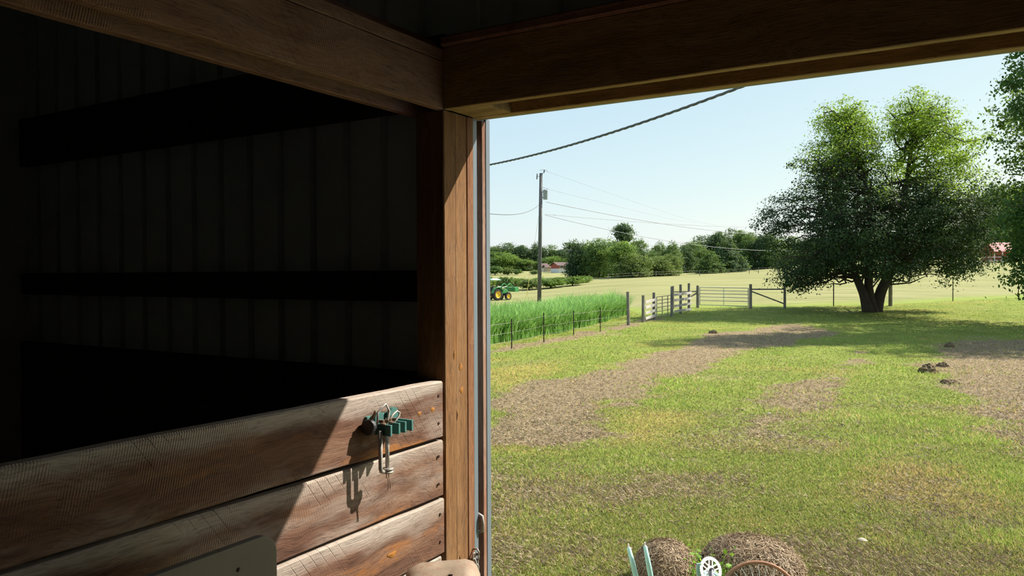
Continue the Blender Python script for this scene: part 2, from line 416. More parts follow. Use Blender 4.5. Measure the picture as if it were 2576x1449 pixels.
# grey metal corner trims, dark door-track recess and outer jamb board
jm = empty('trim_2', (-1.9, 2.8, 0)); struct(jm, 'grey metal trim and brown jamb board outside the post')
MB().box((-1.97, 2.7305, 0), (WX-.002, 2.760, 3.062)).build('metal_strip', M_TRIM, jm, bevel=.002)
MB().box((-1.99, 2.761, 0), (-1.93, 2.800, 3.062)).build('track_recess', M_JAMB, jm)
rough_box((-1.98, 2.800, 0), (WX-.003, 2.8285, 3.062), 2, 9, amp=.001, bev=.003).build('jamb_board', M_JAMB, jm)
MB().box((-1.98, 2.829, 0), (WX-.001, 2.860, 3.075)).build('metal_strip', M_TRIM, jm, bevel=.002)
# header over the doorway
XR = 2.0
hd = empty('trim_3', (0, 2.6, 3.06)); struct(hd, 'dark wooden header beam across the top of the doorway')
rough_box((-1.848, 2.518, 3.06), (6.0, 2.553, 3.305), 0, 21, n=60, amp=.002, bev=.003).build('header_board', M_HEAD, hd)
rough_box((-1.99, 2.727, 3.06), (6.0, 2.774, 3.42), 0, 23, n=60, amp=.002, bev=.003).build('header_board', M_HEAD, hd)
MB().box((-1.848, 2.5535, 3.062), (-1.66, 2.7265, 3.30)).build('header_block', M_HEAD, hd, bevel=.003)
MB().box((-1.86, 2.7745, 3.063), (XR, 2.80, 3.16)).build('metal_strip', M_TRIM, hd, bevel=.002)
MB().box((-1.90, 2.8005, 3.085), (XR, 2.845, 3.16)).build('drip_edge', M_TRIM, hd, bevel=.002)
rough_box((-1.848, 2.50, 3.306), (6.0, 2.60, 3.345), 0, 25, n=40, amp=.002).build('plate_board', M_BEAM, hd)
# beam over the stall wall
bm_ = empty('trim_4', (-1.9, 0, 3.06)); struct(bm_, 'rough wooden double beam running above the stall wall to the doorway corner')
rough_box((-1.888, -7.9, 3.06), (-1.850, 2.517, 3.250), 1, 31, n=120, amp=.003, bev=.003).build('beam_board', M_BEAM, bm_)
rough_box((-2.055, -7.9, 3.06), (-2.017, 2.70, 3.40), 1, 33, n=120, amp=.003, bev=.003).build('beam_board', M_BEAM, bm_)
rough_box((-1.890, -7.9, 3.253), (-1.849, 2.517, 3.300), 1, 35, n=120, amp=.002, bev=.003).build('beam_board', M_BEAM, bm_)
rp = MB().box((XR, 2.52, 0), (XR+.14, 2.86, 3.06)).build('trim_5', M_POST, bevel=.005); struct(rp, 'wooden post at the right side of the doorway')

# ------------------------------------------------------------------ ground
def poly_sd(P, X, Y):
    """signed distance (positive inside) to polygon P in the plane"""
    P = np.array(P, float); n = len(P); best = np.full(X.shape, 1e9); ins = np.zeros(X.shape, bool)
    for i in range(n):
        a = P[i]; b = P[(i+1) % n]; e = b-a; L2 = e@e+1e-12
        t = np.clip(((X-a[0])*e[0]+(Y-a[1])*e[1])/L2, 0, 1)
        best = np.minimum(best, np.hypot(X-a[0]-t*e[0], Y-a[1]-t*e[1]))
        c = ((a[1] > Y) != (b[1] > Y)) & (X < (b[0]-a[0])*(Y-a[1])/((b[1]-a[1])+1e-12)+a[0]); ins ^= c
    return np.where(ins, best, -best)
def gpoly(pts): return [gp(a, b)[:2] for a, b in pts]
PATCH = [(gpoly(p), w) for p, w in (
    ([(1200, 1010), (1330, 958), (1480, 935), (1600, 900), (1700, 868), (1790, 838), (1900, 858), (1830, 905), (1760, 938), (1650, 985), (1560, 1020), (1520, 1050), (1520, 1090), (1400, 1112), (1200, 1120)], 1.0),
    ([(1760, 838), (1990, 812), (2120, 835), (2000, 868), (1850, 885)], .8),
    ([(1760, 1097), (1900, 1010), (1930, 972), (2050, 950), (2165, 880), (2150, 960), (2100, 1010), (2050, 1060), (1990, 1112), (1880, 1108)], .85),
    ([(2340, 885), (2400, 855), (2700, 850), (2700, 1160), (2480, 1150), (2450, 1080), (2400, 1000), (2330, 960)], .85),
    ([(1200, 1190), (1400, 1170), (1560, 1195), (1700, 1165), (1860, 1175), (1800, 1260), (1650, 1290), (1400, 1290), (1200, 1330)], .62),
    ([(1200, 1370), (1480, 1372), (1500, 1412), (1200, 1425)], .55),
    ([(2010, 1390), (2576, 1370), (2700, 1449), (2010, 1470)], .5),
    ([(1200, 905), (1287, 884), (1510, 841), (1580, 824), (1700, 795), (1690, 785), (1580, 808), (1510, 825), (1287, 866), (1200, 884)], .75),
    ([(2200, 1130), (2350, 1120), (2400, 1250), (2230, 1240)], .4))]
DRY = [gpoly(p) for p in ([(1530, 1085), (1600, 1035), (1760, 1040), (1720, 1095), (1600, 1105)], [(2150, 1180), (2340, 1170), (2420, 1260), (2200, 1240)], [(1240, 930), (1420, 900), (1400, 930), (1240, 985)])]
FENCE_PX = [(1100, 800), (1230, 796), (1330, 788), (1440, 780), (1560, 776), (1600, 785), (1640, 797), (1732, 783), (1755, 774), (1888, 776), (1975, 775), (2097, 770), (2240, 768), (2397, 757), (2576, 748), (2800, 742)]
_fp = np.array([gp(a, b) for a, b in FENCE_PX]); _fD = _fp[:, :2]@FH; _fs = (_fp[:, :2]@RH)/_fD
def fields(X, Y):
    D = X*FH[0]+Y*FH[1]; s = (X*RH[0]+Y*RH[1])/np.maximum(D, .1)
    db = np.interp(s, _fs, _fD); yard = np.clip((db-D)/2.0+.5+(fnoise(X*.6, Y*.6, 5)-.47)*1.2, 0, 1)
    verge = np.clip(1-np.abs(D-db-1.0)/6, 0, 1)*(s > .1)
    nz = fnoise(X*.55, Y*.55, 3)-.47; nf = fnoise(X*2.3, Y*2.3, 8)-.47
    th = np.clip((fnoise(X*.33+9, Y*.33, 21)-.52)*2.6, 0, .45)
    for P, w in PATCH:
        sd = poly_sd(P, X, Y); th = np.maximum(th, w*np.clip(sd/.9+.35+nz*2.2+nf*1.6, 0, 1))
    dr = np.clip((fnoise(X*.5+40, Y*.5, 31)-.55)*3, 0, .5)
    for P in DRY:
        sd = poly_sd(P, X, Y); dr = np.maximum(dr, .8*np.clip(sd/1.0+.5+nz*2, 0, 1))
    return D, s, yard, verge, th*yard, dr
rows = [2.2]
while rows[-1] < 1500: rows.append(rows[-1]*1.021)
rows = np.array(rows)
cols = np.concatenate([np.linspace(-2.2, -.15, 22)[:-1], np.linspace(-.15, .8, 230), np.linspace(.8, 2.6, 22)[1:]])
DD, SS = np.meshgrid(rows, cols, indexing='ij'); LL = SS*DD
GX = DD*FH[0]+LL*RH[0]; GY = DD*FH[1]+LL*RH[1]; GZ = terrain_ds(DD, SS)
D_, s_, yard_, verge_, th_, dr_ = fields(GX.ravel(), GY.ravel())
GZ = GZ.ravel()+np.clip((DD.ravel()-4)/4, 0, 1)*((fnoise(GX.ravel()*.45, GY.ravel()*.45, 61)-.47)*.06+(fnoise(GX.ravel()*2.2, GY.ravel()*2.2, 62)-.47)*.035)*(DD.ravel() < 70) - .02
nr, nc = DD.shape; idx = np.arange(nr*nc).reshape(nr, nc)
Fq = np.stack([idx[:-1, :-1], idx[:-1, 1:], idx[1:, 1:], idx[1:, :-1]], -1).reshape(-1, 4)
gm = fastmesh('ground', np.stack([GX.ravel(), GY.ravel(), GZ], 1), Fq, 4)
for nm, a in (('yard', yard_), ('verge', verge_), ('thatch', th_), ('dry', dr_)): attr_f(gm, nm, a)
smooth(gm)
t = NT('grass_ground'); v = t.objv()
A = {k: t.n('Attribute', attribute_name=k).outputs['Fac'] for k in ('yard', 'verge', 'thatch', 'dry')}
n1 = t.noise(v, .55, 5, .6); n2 = t.noise(v, 9, 5, .7); n3 = t.noise(v, 45, 4, .7)
green = t.ramp(t.math('ADD', t.math('MULTIPLY', n1, .6), t.math('MULTIPLY', n2, .4)), [(.3, (.12, .165, .025)), (.5, (.19, .235, .042)), (.7, (.28, .29, .075))])
green = t.mix(t.math('MULTIPLY', A['dry'], t.step(n2, .35, .6)), green, (.36, .27, .075))
brown = t.ramp(n2, [(.3, (.12, .085, .05)), (.5, (.25, .185, .105)), (.72, (.40, .31, .19))])
tm = t.step(t.math('ADD', A['thatch'], t.math('MULTIPLY', t.math('SUBTRACT', n2, .5), 1.1)), .32, .68)
yardc = t.mix(tm, green, brown)
yardc = t.mix(1.0, yardc, t.ramp(n3, [(.3, (.68, .68, .62)), (.55, (1.12, 1.12, 1.1)), (.75, (1.35, 1.35, 1.3))]), 'MULTIPLY')
# mown hay field: pale windrow stripes
wv = t.n('TexWave', {'Vector': t.mapp(v, rot=(0, 0, math.radians(58))), 'Scale': .03, 'Distortion': 5.0, 'Detail': 3, 'Detail Scale': .6}, wave_type='BANDS', bands_direction='X').outputs['Fac']
fv = t.noise(t.mapp(v, (.22, 1, 1), rot=(0, 0, math.radians(30))), .5, 5, .65)
fk = t.math('ADD', t.math('MULTIPLY', wv, .10), t.math('MULTIPLY', fv, 1.0))
field = t.ramp(fk, [(.3, (.20, .215, .072)), (.52, (.27, .265, .11)), (.8, (.34, .32, .15))])
field = t.mix(t.math('MULTIPLY', A['verge'], .8), field, t.ramp(n1, [(.3, (.17, .27, .03)), (.7, (.30, .36, .06))]))
t.base(t.mix(A['yard'], field, yardc)); t.rough(.95, .1)
t.bump(t.math('ADD', t.math('MULTIPLY', n2, .7), t.math('MULTIPLY', n3, .5)), .7, .05)
ground = link('ground', gm, t.m); tag(ground, 'mown lawn and hay field with brown strips of dry clippings', None, None, 'structure')

# ------------------------------------------------------------------ lawn blades and dry clippings (uncountable)
def scatter(n, d0, d1, s0, s1):
    """points with density falling with the square of the distance"""
    u = rng.random(n); D = 1/(1/d0+(1/d1-1/d0)*u); s = s0+(s1-s0)*rng.random(n)
    X = D*FH[0]+s*D*RH[0]; Y = D*FH[1]+s*D*RH[1]; return X, Y, D, s
X, Y, D, s = scatter(560000, 3.6, 60, -.12, .78)
ok = Y > 2.9; X, Y, D, s = X[ok], Y[ok], D[ok], s[ok]
_, _, yd, vg, th, dr = fields(X, Y)
nzp = fnoise(X*1.3, Y*1.3, 71)-.47
keep = (rng.random(len(X)) < np.clip(1.05-th*1.05+nzp*.8, .06, 1)) & (yd > .3)
X, Y, D, th, dr = X[keep], Y[keep], D[keep], th[keep], dr[keep]; n = len(X)
Zg = terrain(X, Y)-.015+np.clip((D-4)/4, 0, 1)*((fnoise(X*.45, Y*.45, 61)-.47)*.06+(fnoise(X*2.2, Y*2.2, 62)-.47)*.035)
lush = np.clip((fnoise(X*.7+5, Y*.7, 81)-.42)*4, 0, 1)
hgt = (.022+.04*rng.random(n))*(.6+.9*lush); wid = .004+.00055*D
a = rng.random(n)*2*math.pi; lean = (rng.random(n)*.9+.1)*hgt*1.2; b = rng.random(n)*2*math.pi
V = np.zeros((n, 3, 3)); V[:, 0] = np.stack([X-np.cos(a)*wid, Y-np.sin(a)*wid, Zg], 1); V[:, 1] = np.stack([X+np.cos(a)*wid, Y+np.sin(a)*wid, Zg], 1)
V[:, 2] = np.stack([X+np.cos(b)*lean, Y+np.sin(b)*lean, Zg+hgt], 1)
me = fastmesh('lawn_grass', V.reshape(-1, 3), np.arange(3*n).reshape(-1, 3), 3)
k = rng.random(n)[:, None]; c1 = np.array([.175, .21, .046]); c2 = np.array([.32, .335, .095]); c3 = np.array([.42, .33, .13])
col = c1*(1-k)+c2*k; dm = (rng.random(n) < .12+.75*dr+.35*th)[:, None]; col = col*(1-.5*lush[:, None])+np.array([.225, .325, .05])*(.7+.5*k)*.5*lush[:, None]; col = np.where(dm, c3*(.7+.5*k), col)*(1.14+.34*lush[:, None])
attr_c(me, 'col', np.repeat(col, 3, 0))
M_GRASS = leafmat('lawn_grass_blades', trans=.35, attr='col', shine=.15)
tag(link('lawn_grass', me, M_GRASS), 'short green mown grass covering the yard', 'grass', None, 'stuff')
X, Y, D, s = scatter(330000, 3.6, 50, -.12, .78)
ok = Y > 2.9; X, Y, D, s = X[ok], Y[ok], D[ok], s[ok]
_, _, yd, vg, th, dr = fields(X, Y)
keep = (rng.random(len(X)) < np.clip(th*1.2+.05, 0, 1)) & (yd > .5)
X, Y, D = X[keep], Y[keep], D[keep]; n = len(X)
Zg = terrain(X, Y)-.012+np.clip((D-4)/4, 0, 1)*((fnoise(X*.45, Y*.45, 61)-.47)*.06+(fnoise(X*2.2, Y*2.2, 62)-.47)*.035)
cl = np.clip((fnoise(X*2.6, Y*2.6, 91)-.42)*3, 0, 1); Zg += cl*.035*rng.random(n)
a = rng.random(n)*2*math.pi; ln = (.03+.05*rng.random(n))*np.clip(.55+D/22, .6, 1.3); wid = .001+.0004*D
d = np.stack([np.cos(a), np.sin(a)], 1); e = np.stack([-d[:, 1], d[:, 0]], 1)
V = np.zeros((n, 3, 3)); P = np.stack([X, Y], 1)
V[:, 0, :2] = P-d*ln[:, None]/2+e*wid[:, None]; V[:, 1, :2] = P-d*ln[:, None]/2-e*wid[:, None]; V[:, 2, :2] = P+d*ln[:, None]/2
V[:, :2, 2] = Zg[:, None]; V[:, 2, 2] = Zg+.05*rng.random(n); V[:, 1, 2] += .015*rng.random(n)
me = fastmesh('dry_clippings', V.reshape(-1, 3), np.arange(3*n).reshape(-1, 3), 3)
k = rng.random(n)[:, None]; col = np.array([.15, .105, .06])*(1-k)+np.array([.42, .335, .21])*k
attr_c(me, 'col', np.repeat(col, 3, 0))
M_STRAW = leafmat('dry_straw', trans=.2, attr='col', shine=.15)
tag(link('dry_clippings', me, M_STRAW), 'brown dry grass clippings strewn in strips over the lawn', 'clippings', None, 'stuff')

# ------------------------------------------------------------------ tall forage grass behind the wire fence
def blades(name, X, Y, hmin, hmax, wid, mat, c1, c2, seg=5):
    n = len(X); Z = terrain(X, Y)-.03
    h = (hmin+(hmax-hmin)*rng.random(n))*(.72+.6*fnoise(X*.9, Y*.9, 44)); az = rng.random(n)*2*math.pi; bend = (.2+.9*rng.random(n))*h*.8
    fa = az+math.pi/2; V = np.zeros((n, (seg+1)*2, 3))
    for i in range(seg+1):
        q = i/seg; w = wid*(1-q**1.6)*(.5+q*1.5 if q < .33 else 1)+.002
        r = bend*q**2.2; zz = h*(q-.28*q**3*(bend/h))
        cx = X+np.cos(az)*r; cy = Y+np.sin(az)*r
        V[:, 2*i] = np.stack([cx-np.cos(fa)*w, cy-np.sin(fa)*w, Z+zz], 1); V[:, 2*i+1] = np.stack([cx+np.cos(fa)*w, cy+np.sin(fa)*w, Z+zz], 1)
    m = (seg+1)*2; bse = (np.arange(n)*m)[:, None]
    Fq = np.concatenate([bse+np.array([2*i, 2*i+1, 2*i+3, 2*i+2]) for i in range(seg)], 1).reshape(-1, 4)
    me = fastmesh(name, V.reshape(-1, 3), Fq, 4)
    k = rng.random(n)[:, None]; attr_c(me, 'col', np.repeat(np.array(c1)*(1-k)+np.array(c2)*k, m, 0)); return link(name, me, mat)
PG = np.array([gp(a, b)[:2] for a, b in ((1180, 876), (1235, 863), (1330, 851), (1420, 833), (1500, 813), (1555, 799), (1572, 790), (1540, 786), (1440, 797), (1330, 815), (1235, 836), (1180, 845))])
x0, y0 = PG.min(0); x1, y1 = PG.max(0)
X = x0+(x1-x0)*rng.random(140000); Y = y0+(y1-y0)*rng.random(140000)
sd = poly_sd(PG, X, Y); ok = sd > -.3+.8*fnoise(X*.8, Y*.8, 14)-.1; X, Y = X[ok][:34000], Y[ok][:34000]
M_TALL = leafmat('tall_grass_blades', trans=.45, attr='col', shine=.4)
o = blades('tall_grass', X, Y, .7, 1.68, .027, M_TALL, (.13, .30, .045), (.38, .60, .18))
tag(o, 'dense stand of tall bright green forage grass behind the wire fence', 'grass', None, 'stuff')

# ------------------------------------------------------------------ fences and gates
M_TPOST = plain('rusty_tpost', (.05, .035, .03), .7, .3, .3)
M_WIRE = plain('fence_wire', (.16, .15, .14), .5, .4, .6)
def post_round(name, p, h, r, parent, mat=M_FENCE, lean=(0, 0)):
    p = np.array(p); return MB().tube([p-np.array([0, 0, .05]), p+np.array([lean[0]*.5, lean[1]*.5, h*.5]), p+np.array([lean[0], lean[1], h])], [r*1.05, r, r*.95], 10).build(name, mat, parent)
def pxh(p, py):
    """height above ground so that the top shows in image row py"""
    dpt = (np.array(p)-C0)@FW; return (H+(690.6-py)/F*dpt)-p[2]
def wire(name, pts, r, mat, parent, sag=0, n=6):
    Q = []
    for a, b in zip(pts[:-1], pts[1:]):
        a = np.array(a); b = np.array(b)
        for i in range(n):
            q = i/n; Q.append(a+(b-a)*q-np.array([0, 0, sag*4*q*(1-q)]))
    Q.append(np.array(pts[-1])); return MB().tube(Q, r, 5).build(name, mat, parent)
TP = [(1172, 895, 815), (1287, 877, 802), (1368, 860, 787), (1443, 843, 782), (1510, 834, 775)]
wfence = empty('wire_fence', gp(1400, 853), 'low wire fence on thin rusty steel posts before the tall grass', 'fence')
bases = []
for px, py, pt in TP:
    p = gp(px, py); h = pxh(p, pt); bases.append((p, h))
    d = np.array([FH[0], FH[1], 0]); 
    mb = MB().box((p[0]-.019, p[1]-.006, p[2]-.05), (p[0]+.019, p[1]+.006, p[2]+h)); mb.box((p[0]-.006, p[1]-.006, p[2]-.05), (p[0]+.006, p[1]+.04, p[2]+h))
    mb.build('steel_post', M_TPOST, wfence)
pw = gp(1581, 817)
for fr in (.25, .55, .88):
    pts = [p+np.array([0, 0, h*fr]) for p, h in bases]+[pw+np.array([0, 0, .95*fr])]
    wire('fence_wire', pts, .006, M_WIRE, wfence, .02)
p = pw; lp = empty('fence_post', p, 'lone grey wooden post at the end of the wire fence', 'post')
post_round('post_shaft', p, pxh(p, 735), .085, lp, lean=(-.04, 0))
wire('tie_wire', [p+np.array([0, 0, .95]), gp(1617, 810)+np.array([0, 0, 1.05])], .01, M_WIRE, lp)

def panel(name, label, posts, boards, bh, nails=True, off=-.09):
    """posts: (px, base row, top row); boards between column pxa and pxb at heights"""
    base = gp(*posts[0][:2]); root = empty(name, base, label, 'fence')
    P = []
    for px, py, pt in posts:
        p = gp(px, py); P.append(p); post_round('post', p, pxh(p, pt), .085, root)
    a, b = P[0], P[-1]; d = b-a; d[2] = 0; L = np.linalg.norm(d); d /= L
    nrm = np.array([d[1], -d[0], 0]); 
    if nrm@np.array([-FH[0], -FH[1], 0]) < 0: nrm = -nrm
    for z0, z1, q0, q1 in boards:
        A = a+d*L*q0+nrm*.11+np.array([0, 0, z0]); B = a+d*L*q1+nrm*.11+np.array([0, 0, z1])
        MB().bar(A, B, .03, bh).build('board', M_BOARDPALE, root, bevel=.004)
    return root, P
panel('board_fence', 'short panel of four pale boards left of the small steel gate', [(1618, 810, 744), (1645, 803, 737)],
      [(.20, .28, .05, 1.08), (.50, .58, .05, 1.08), (.82, .92, .05, 1.08), (1.12, 1.22, .05, 1.08)], .16)
panel('board_fence', 'panel of pale boards right of the small steel gate, three posts', [(1690, 796, 722), (1712, 789, 717), (1733, 782, 714)],
      [(.30, .24, .05, 1.06), (.62, .62, .05, 1.06), (.98, .98, .05, 1.06), (1.32, 1.34, .05, 1.06)], .15)
# small tubular gate between the board panels
M_GATE = plain('galvanised_gate', (.33, .33, .31), .45, .5, .3)
M_GATEY = plain('yellowed_gate', (.42, .38, .24), .5, .4, .1, rust=(.16, .08, .04), rustamt=.4)
def tube_gate(name, label, a, b, h, z0, nr, nv, r, mat):
    a = np.array(a); b = np.array(b); root = empty(name, a, label, 'gate')
    d = b-a; zz = np.array([0, 0, 1.])
    MB().tube([a+zz*z0, a+zz*(z0+h)], r*1.2, 8).build('stile', mat, root); MB().tube([b+zz*z0, b+zz*(z0+h)], r*1.2, 8).build('stile', mat, root)
    for i in range(nr):
        q = (i/(nr-1))**.85; MB().tube([a+zz*(z0+h*q), b+zz*(z0+h*q)], r, 8).build('rail', mat, root)
    for i in range(nv):
        q = (i+1)/(nv+1); MB().bar(a+d*q+zz*z0, a+d*q+zz*(z0+h), .05, .03, (d[0], d[1], 0)).build('upright', mat, root)
    return root
tube_gate('steel_gate', 'small yellowed tubular steel gate between the pale board panels', gp(1652, 800), gp(1693, 793), 1.18, .08, 6, 2, .022, M_GATEY)
ga, gb = gp(1757, 772), gp(1886, 776)
tube_gate('farm_gate', 'wide galvanised farm gate of six rails into the hay field', ga+np.array([.1, 0, 0]), gb-np.array([.1, 0, 0]), 1.25, .15, 6, 1, .024, M_GATE)
br = empty('fence_brace', gp(1755, 773), 'wooden brace of posts and rails left of the wide farm gate', 'fence')
p1 = gp(1755, 773); p0 = gp(1693, 776); h1 = pxh(p1, 720)
post_round('post', p1, h1, .10, br); post_round('post', p0, pxh(p0, 721), .08, br)
MB().bar(p0+np.array([0, 0, 1.15]), p1+np.array([0, 0, 1.12]), .09, .09).build('rail', M_FENCE, br)
MB().bar(p0+(p1-p0)*.5+np.array([0, 0, .55]), p1+np.array([0, 0, 1.05]), .08, .08).build('brace', M_FENCE, br)
br = empty('fence_brace', gp(1888, 776), 'wooden brace of two posts, rail and diagonal right of the wide farm gate', 'fence')
p0 = gp(1888, 776); p1 = gp(1974, 775)
post_round('post', p0, pxh(p0, 717), .10, br); post_round('post', p1, pxh(p1, 718), .085, br)
MB().bar(p0+np.array([0, 0, 1.32]), p1+np.array([0, 0, 1.30]), .09, .09).build('rail', M_FENCE, br)
MB().bar(p0+np.array([0, 0, 1.2]), p1+np.array([0, 0, .28]), .08, .08).build('brace', M_FENCE, br)
rf_ = empty('wire_fence', gp(2397, 757), 'wire fence on thin steel posts along the field right of the big tree', 'fence')
bases = []
for px, py, pt in ((2097, 770, 712), (2240, 769, 690), (2397, 757, 702), (2562, 750, 688), (2700, 746, 680)):
    p = gp(px, py); h = pxh(p, pt); bases.append((p, h))
    if px == 2240: post_round('wooden_post', p, h, .13, rf_)
    else: MB().box((p[0]-.03, p[1]-.03, p[2]-.05), (p[0]+.03, p[1]+.03, p[2]+h)).build('steel_post', M_TPOST, rf_)
for z in (.3, .6, .9, 1.15): wire('fence_wire', [gp(1974, 775)+np.array([0, 0, z])]+[p+np.array([0, 0, z]) for p, h in bases], .004, M_WIRE, rf_)
# far fence line and small far gate
ff = empty('wire_fence', gd(1700, 135), 'distant low fence line along the far edge of the hay field', 'fence')
FP = [(1530, 128), (1650, 132), (1760, 136), (1885, 138), (1908, 138), (1960, 139)]
for px, D in FP: post_round('post', gd(px, D), 1.0, .05, ff)
for z in (.45, .85): wire('fence_wire', [gd(px, D)+np.array([0, 0, z]) for px, D in FP], .01, M_WIRE, ff)
MB().bar(gd(1885, 138)+np.array([0, 0, .8]), gd(1908, 138)+np.array([0, 0, .2]), .05, .05).build('brace', M_FENCE, ff)

# ------------------------------------------------------------------ utility pole, wires
M_POLE = wood('pole_wood', 2, (.06, .06, .058), (.11, .11, .105), (.18, .175, .165), gray=(.2, .2, .2), grayamt=.3, orgamt=0, bumpy=.3)
M_CAN = plain('transformer_grey', (.33, .37, .43), .45, .4, .1)
M_CABLE = plain('cable_grey', (.10, .11, .115), .55, .4, .2)
M_PORC = plain('porcelain', (.12, .12, .13), .3, .5)
PB = gd(1356, 60); PD = (PB-C0)@FW
def atp(px, py): return dep(px, py, PD)
pole = empty('utility_pole', PB, 'tall weathered wooden utility pole with grey transformer', 'utility pole')
top = atp(1361, 436)
MB().tube([PB-np.array([0, 0, .3]), PB+(top-PB)*.5, top], [.165, .145, .12], 14).build('pole_shaft', M_POLE, pole, sm=True)
tc = atp(1372, 490)
can = MB(); can.lathe([(0, -.36), (.17, -.36), (.18, -.33), (.18, .30), (.19, .31), (.19, .35), (.14, .40), (0, .41)], tc, (0, 0, 1), 18).build('transformer', M_CAN, pole, sm=True)
MB().tube([atp(1364, 483), atp(1370, 483)], .03, 6).build('bracket', M_CAN, pole); MB().tube([atp(1364, 497), atp(1370, 497)], .03, 6).build('bracket', M_CAN, pole)
MB().tube([tc+np.array([.05, .1, .38]), tc+np.array([.10, .16, .5])], [.035, .02], 8).build('bushing', M_PORC, pole)
MB().tube([atp(1361, 445), atp(1351, 443)], .02, 6).build('arm', M_CAN, pole)
MB().lathe([(.02, -.22), (.05, -.2), (.03, -.15), (.06, -.1), (.03, -.04), (.06, .02), (.03, .08), (.05, .14), (.02, .24)], atp(1351, 444), (.1, 0, 1), 10).build('fuse_cutout', M_PORC, pole)
MB().tube([atp(1365, 437), atp(1368, 433)], .02, 6).build('pin', M_CAN, pole)
MB().lathe([(.02, -.12), (.06, -.09), (.04, -.04), (.07, 0), (.04, .05), (.06, .09), (.02, .14)], atp(1369, 431), (.2, 0, 1), 10).build('insulator', M_PORC, pole)
MB().tube([atp(1358, 428)+0, atp(1366, 427), atp(1374, 429), atp(1378, 432)], .012, 5).build('jumper_wire', M_CABLE, pole)
MB().tube([atp(1359, 472), atp(1372, 473), atp(1379, 476)], .018, 5).build('bracket', M_CAN, pole)
def wirepx(a, Da, b, Db, sagpx, r, label, nm='power_line', n=24):
    A = dep(a[0], a[1], Da); B = dep(b[0], b[1], Db); Q = []
    for i in range(n+1):
        q = i/n; Dm = (Da+(Db-Da)*q); Q.append(A+(B-A)*q-np.array([0, 0, sagpx*Dm/F*4*q*(1-q)]))
    o = MB().tube(Q, r, 5).build(nm, M_CABLE); tag(o, label, 'wire', 'overhead wires at the utility pole'); return o
wirepx((1357, 514), PD, (1130, 527), PD*.42, 22, .016, 'thin wire sagging from the pole to the left behind the door post')
wirepx((1374, 508), PD, (2010, 594), PD*1.3, 16, .022, 'thickest wire running right from under the transformer to the big tree')
wirepx((1372, 541), PD, (2010, 631), PD*1.2, 22, .018, 'lowest wire on the right of the pole, dipping in front of the treeline')
wirepx((1370, 539), PD, (2000, 569), PD*1.5, 10, .014, 'nearly level thin wire running right above the treeline')
wirepx((1375, 431), PD, (1800, 566), PD*2.6, 8, .006, 'faint topmost wire from the insulator on the pole head')
wirepx((1378, 476), PD, (1750, 560), PD*2.6, 5, .006, 'faint wire from the bracket above the transformer')
# twisted service cable overhead, close by
A = dep(1150, 428, 15.5); B = dep(1900, 205, 8.3); n = 260
cab = empty('service_cable', A, 'thick twisted cable running down from the header to the left across the sky', 'cable')
ctr = []
for i in range(-n, int(n*1.55)+1):
    q = i/n; ctr.append(A+(B-A)*q-np.array([0, 0, .13*4*q*(1-q)]))
dr_v = (B-A)/np.linalg.norm(B-A); e1 = np.cross(dr_v, (0, 0, 1)); e1 /= np.linalg.norm(e1); e2 = np.cross(e1, dr_v)
for k in range(3):
    Q = [c+.0095*(e1*math.cos(i*.42+k*2.094)+e2*math.sin(i*.42+k*2.094)) for i, c in enumerate(ctr)]
    MB().tube(Q, .0085, 6).build('strand', M_CABLE, cab, sm=True)
# yellow guard on the guy wire
gg = empty('guy_wire', gd(1326, 57), 'pale yellow guarded guy wire stake leaning left of the utility pole', 'guy wire')
a = gp(1325, 746); b = dep(1331, 699, (a-C0)@FW)
MB().tube([a, b], .035, 8).build('guard_sleeve', plain('yellow_sleeve', (.55, .48, .12), .5), gg)
wire('guy_strand', [b, atp(1359, 520)], .008, M_WIRE, gg)

# ------------------------------------------------------------------ trees
M_BARK = plain('bark', (.06, .047, .037), .9, .1, var=.4, scale=9, bump=.7, bscale=25)
def cards(C, N, size, seed, flat=.5, aspect=2.2):
    """leaf rhombs at points C, facing roughly N"""
    r = np.random.default_rng(seed); n = len(C)
    N = N+r.normal(0, flat, (n, 3)); N /= np.linalg.norm(N, axis=1)[:, None]+1e-9
    T = r.normal(0, 1, (n, 3)); T[:, 2] -= .35; T -= N*(T*N).sum(1)[:, None]; T /= np.linalg.norm(T, axis=1)[:, None]+1e-9
    B = np.cross(N, T); s = size*(.6+.8*r.random(n))[:, None]
    V = np.stack([C-T*s*.5, C+B*s*.5/aspect, C+T*s*.5+N*s*.08, C-B*s*.5/aspect], 1).reshape(-1, 3)
    return V, np.arange(4*n).reshape(-1, 4)
def crown_points(lobes, n, seed, shell=.55, clump=.35, per=40, droop=0):
    """clumps of points near the surface of ellipsoid lobes (cx,cy,cz,rx,ry,rz)"""
    r = np.random.default_rng(seed); lobes = np.array(lobes); vol = (lobes[:, 3]*lobes[:, 4]*lobes[:, 5])**.67
    k = max(1, n//per); li = r.choice(len(lobes), k, p=vol/vol.sum()); u = r.normal(0, 1, (k, 3)); u /= np.linalg.norm(u, axis=1)[:, None]
    rad = shell+(1.05-shell)*r.random(k)**.7
    L = lobes[li]; cc = L[:, :3]+u*L[:, 3:]*rad[:, None]
    g = r.normal(0, 1, (k, per, 3))*clump*(.5+.9*r.random((k, 1, 1)))*np.array([1, 1, .55])
    g[:, :, 2] -= droop*np.linalg.norm(g[:, :, :2], axis=2)
    C = (cc[:, None]+g).reshape(-1, 3); N = np.repeat(u*.7+np.array([0, 0, .6]), per, 0)+g.reshape(-1, 3)/clump*.25
    return C, N, cc
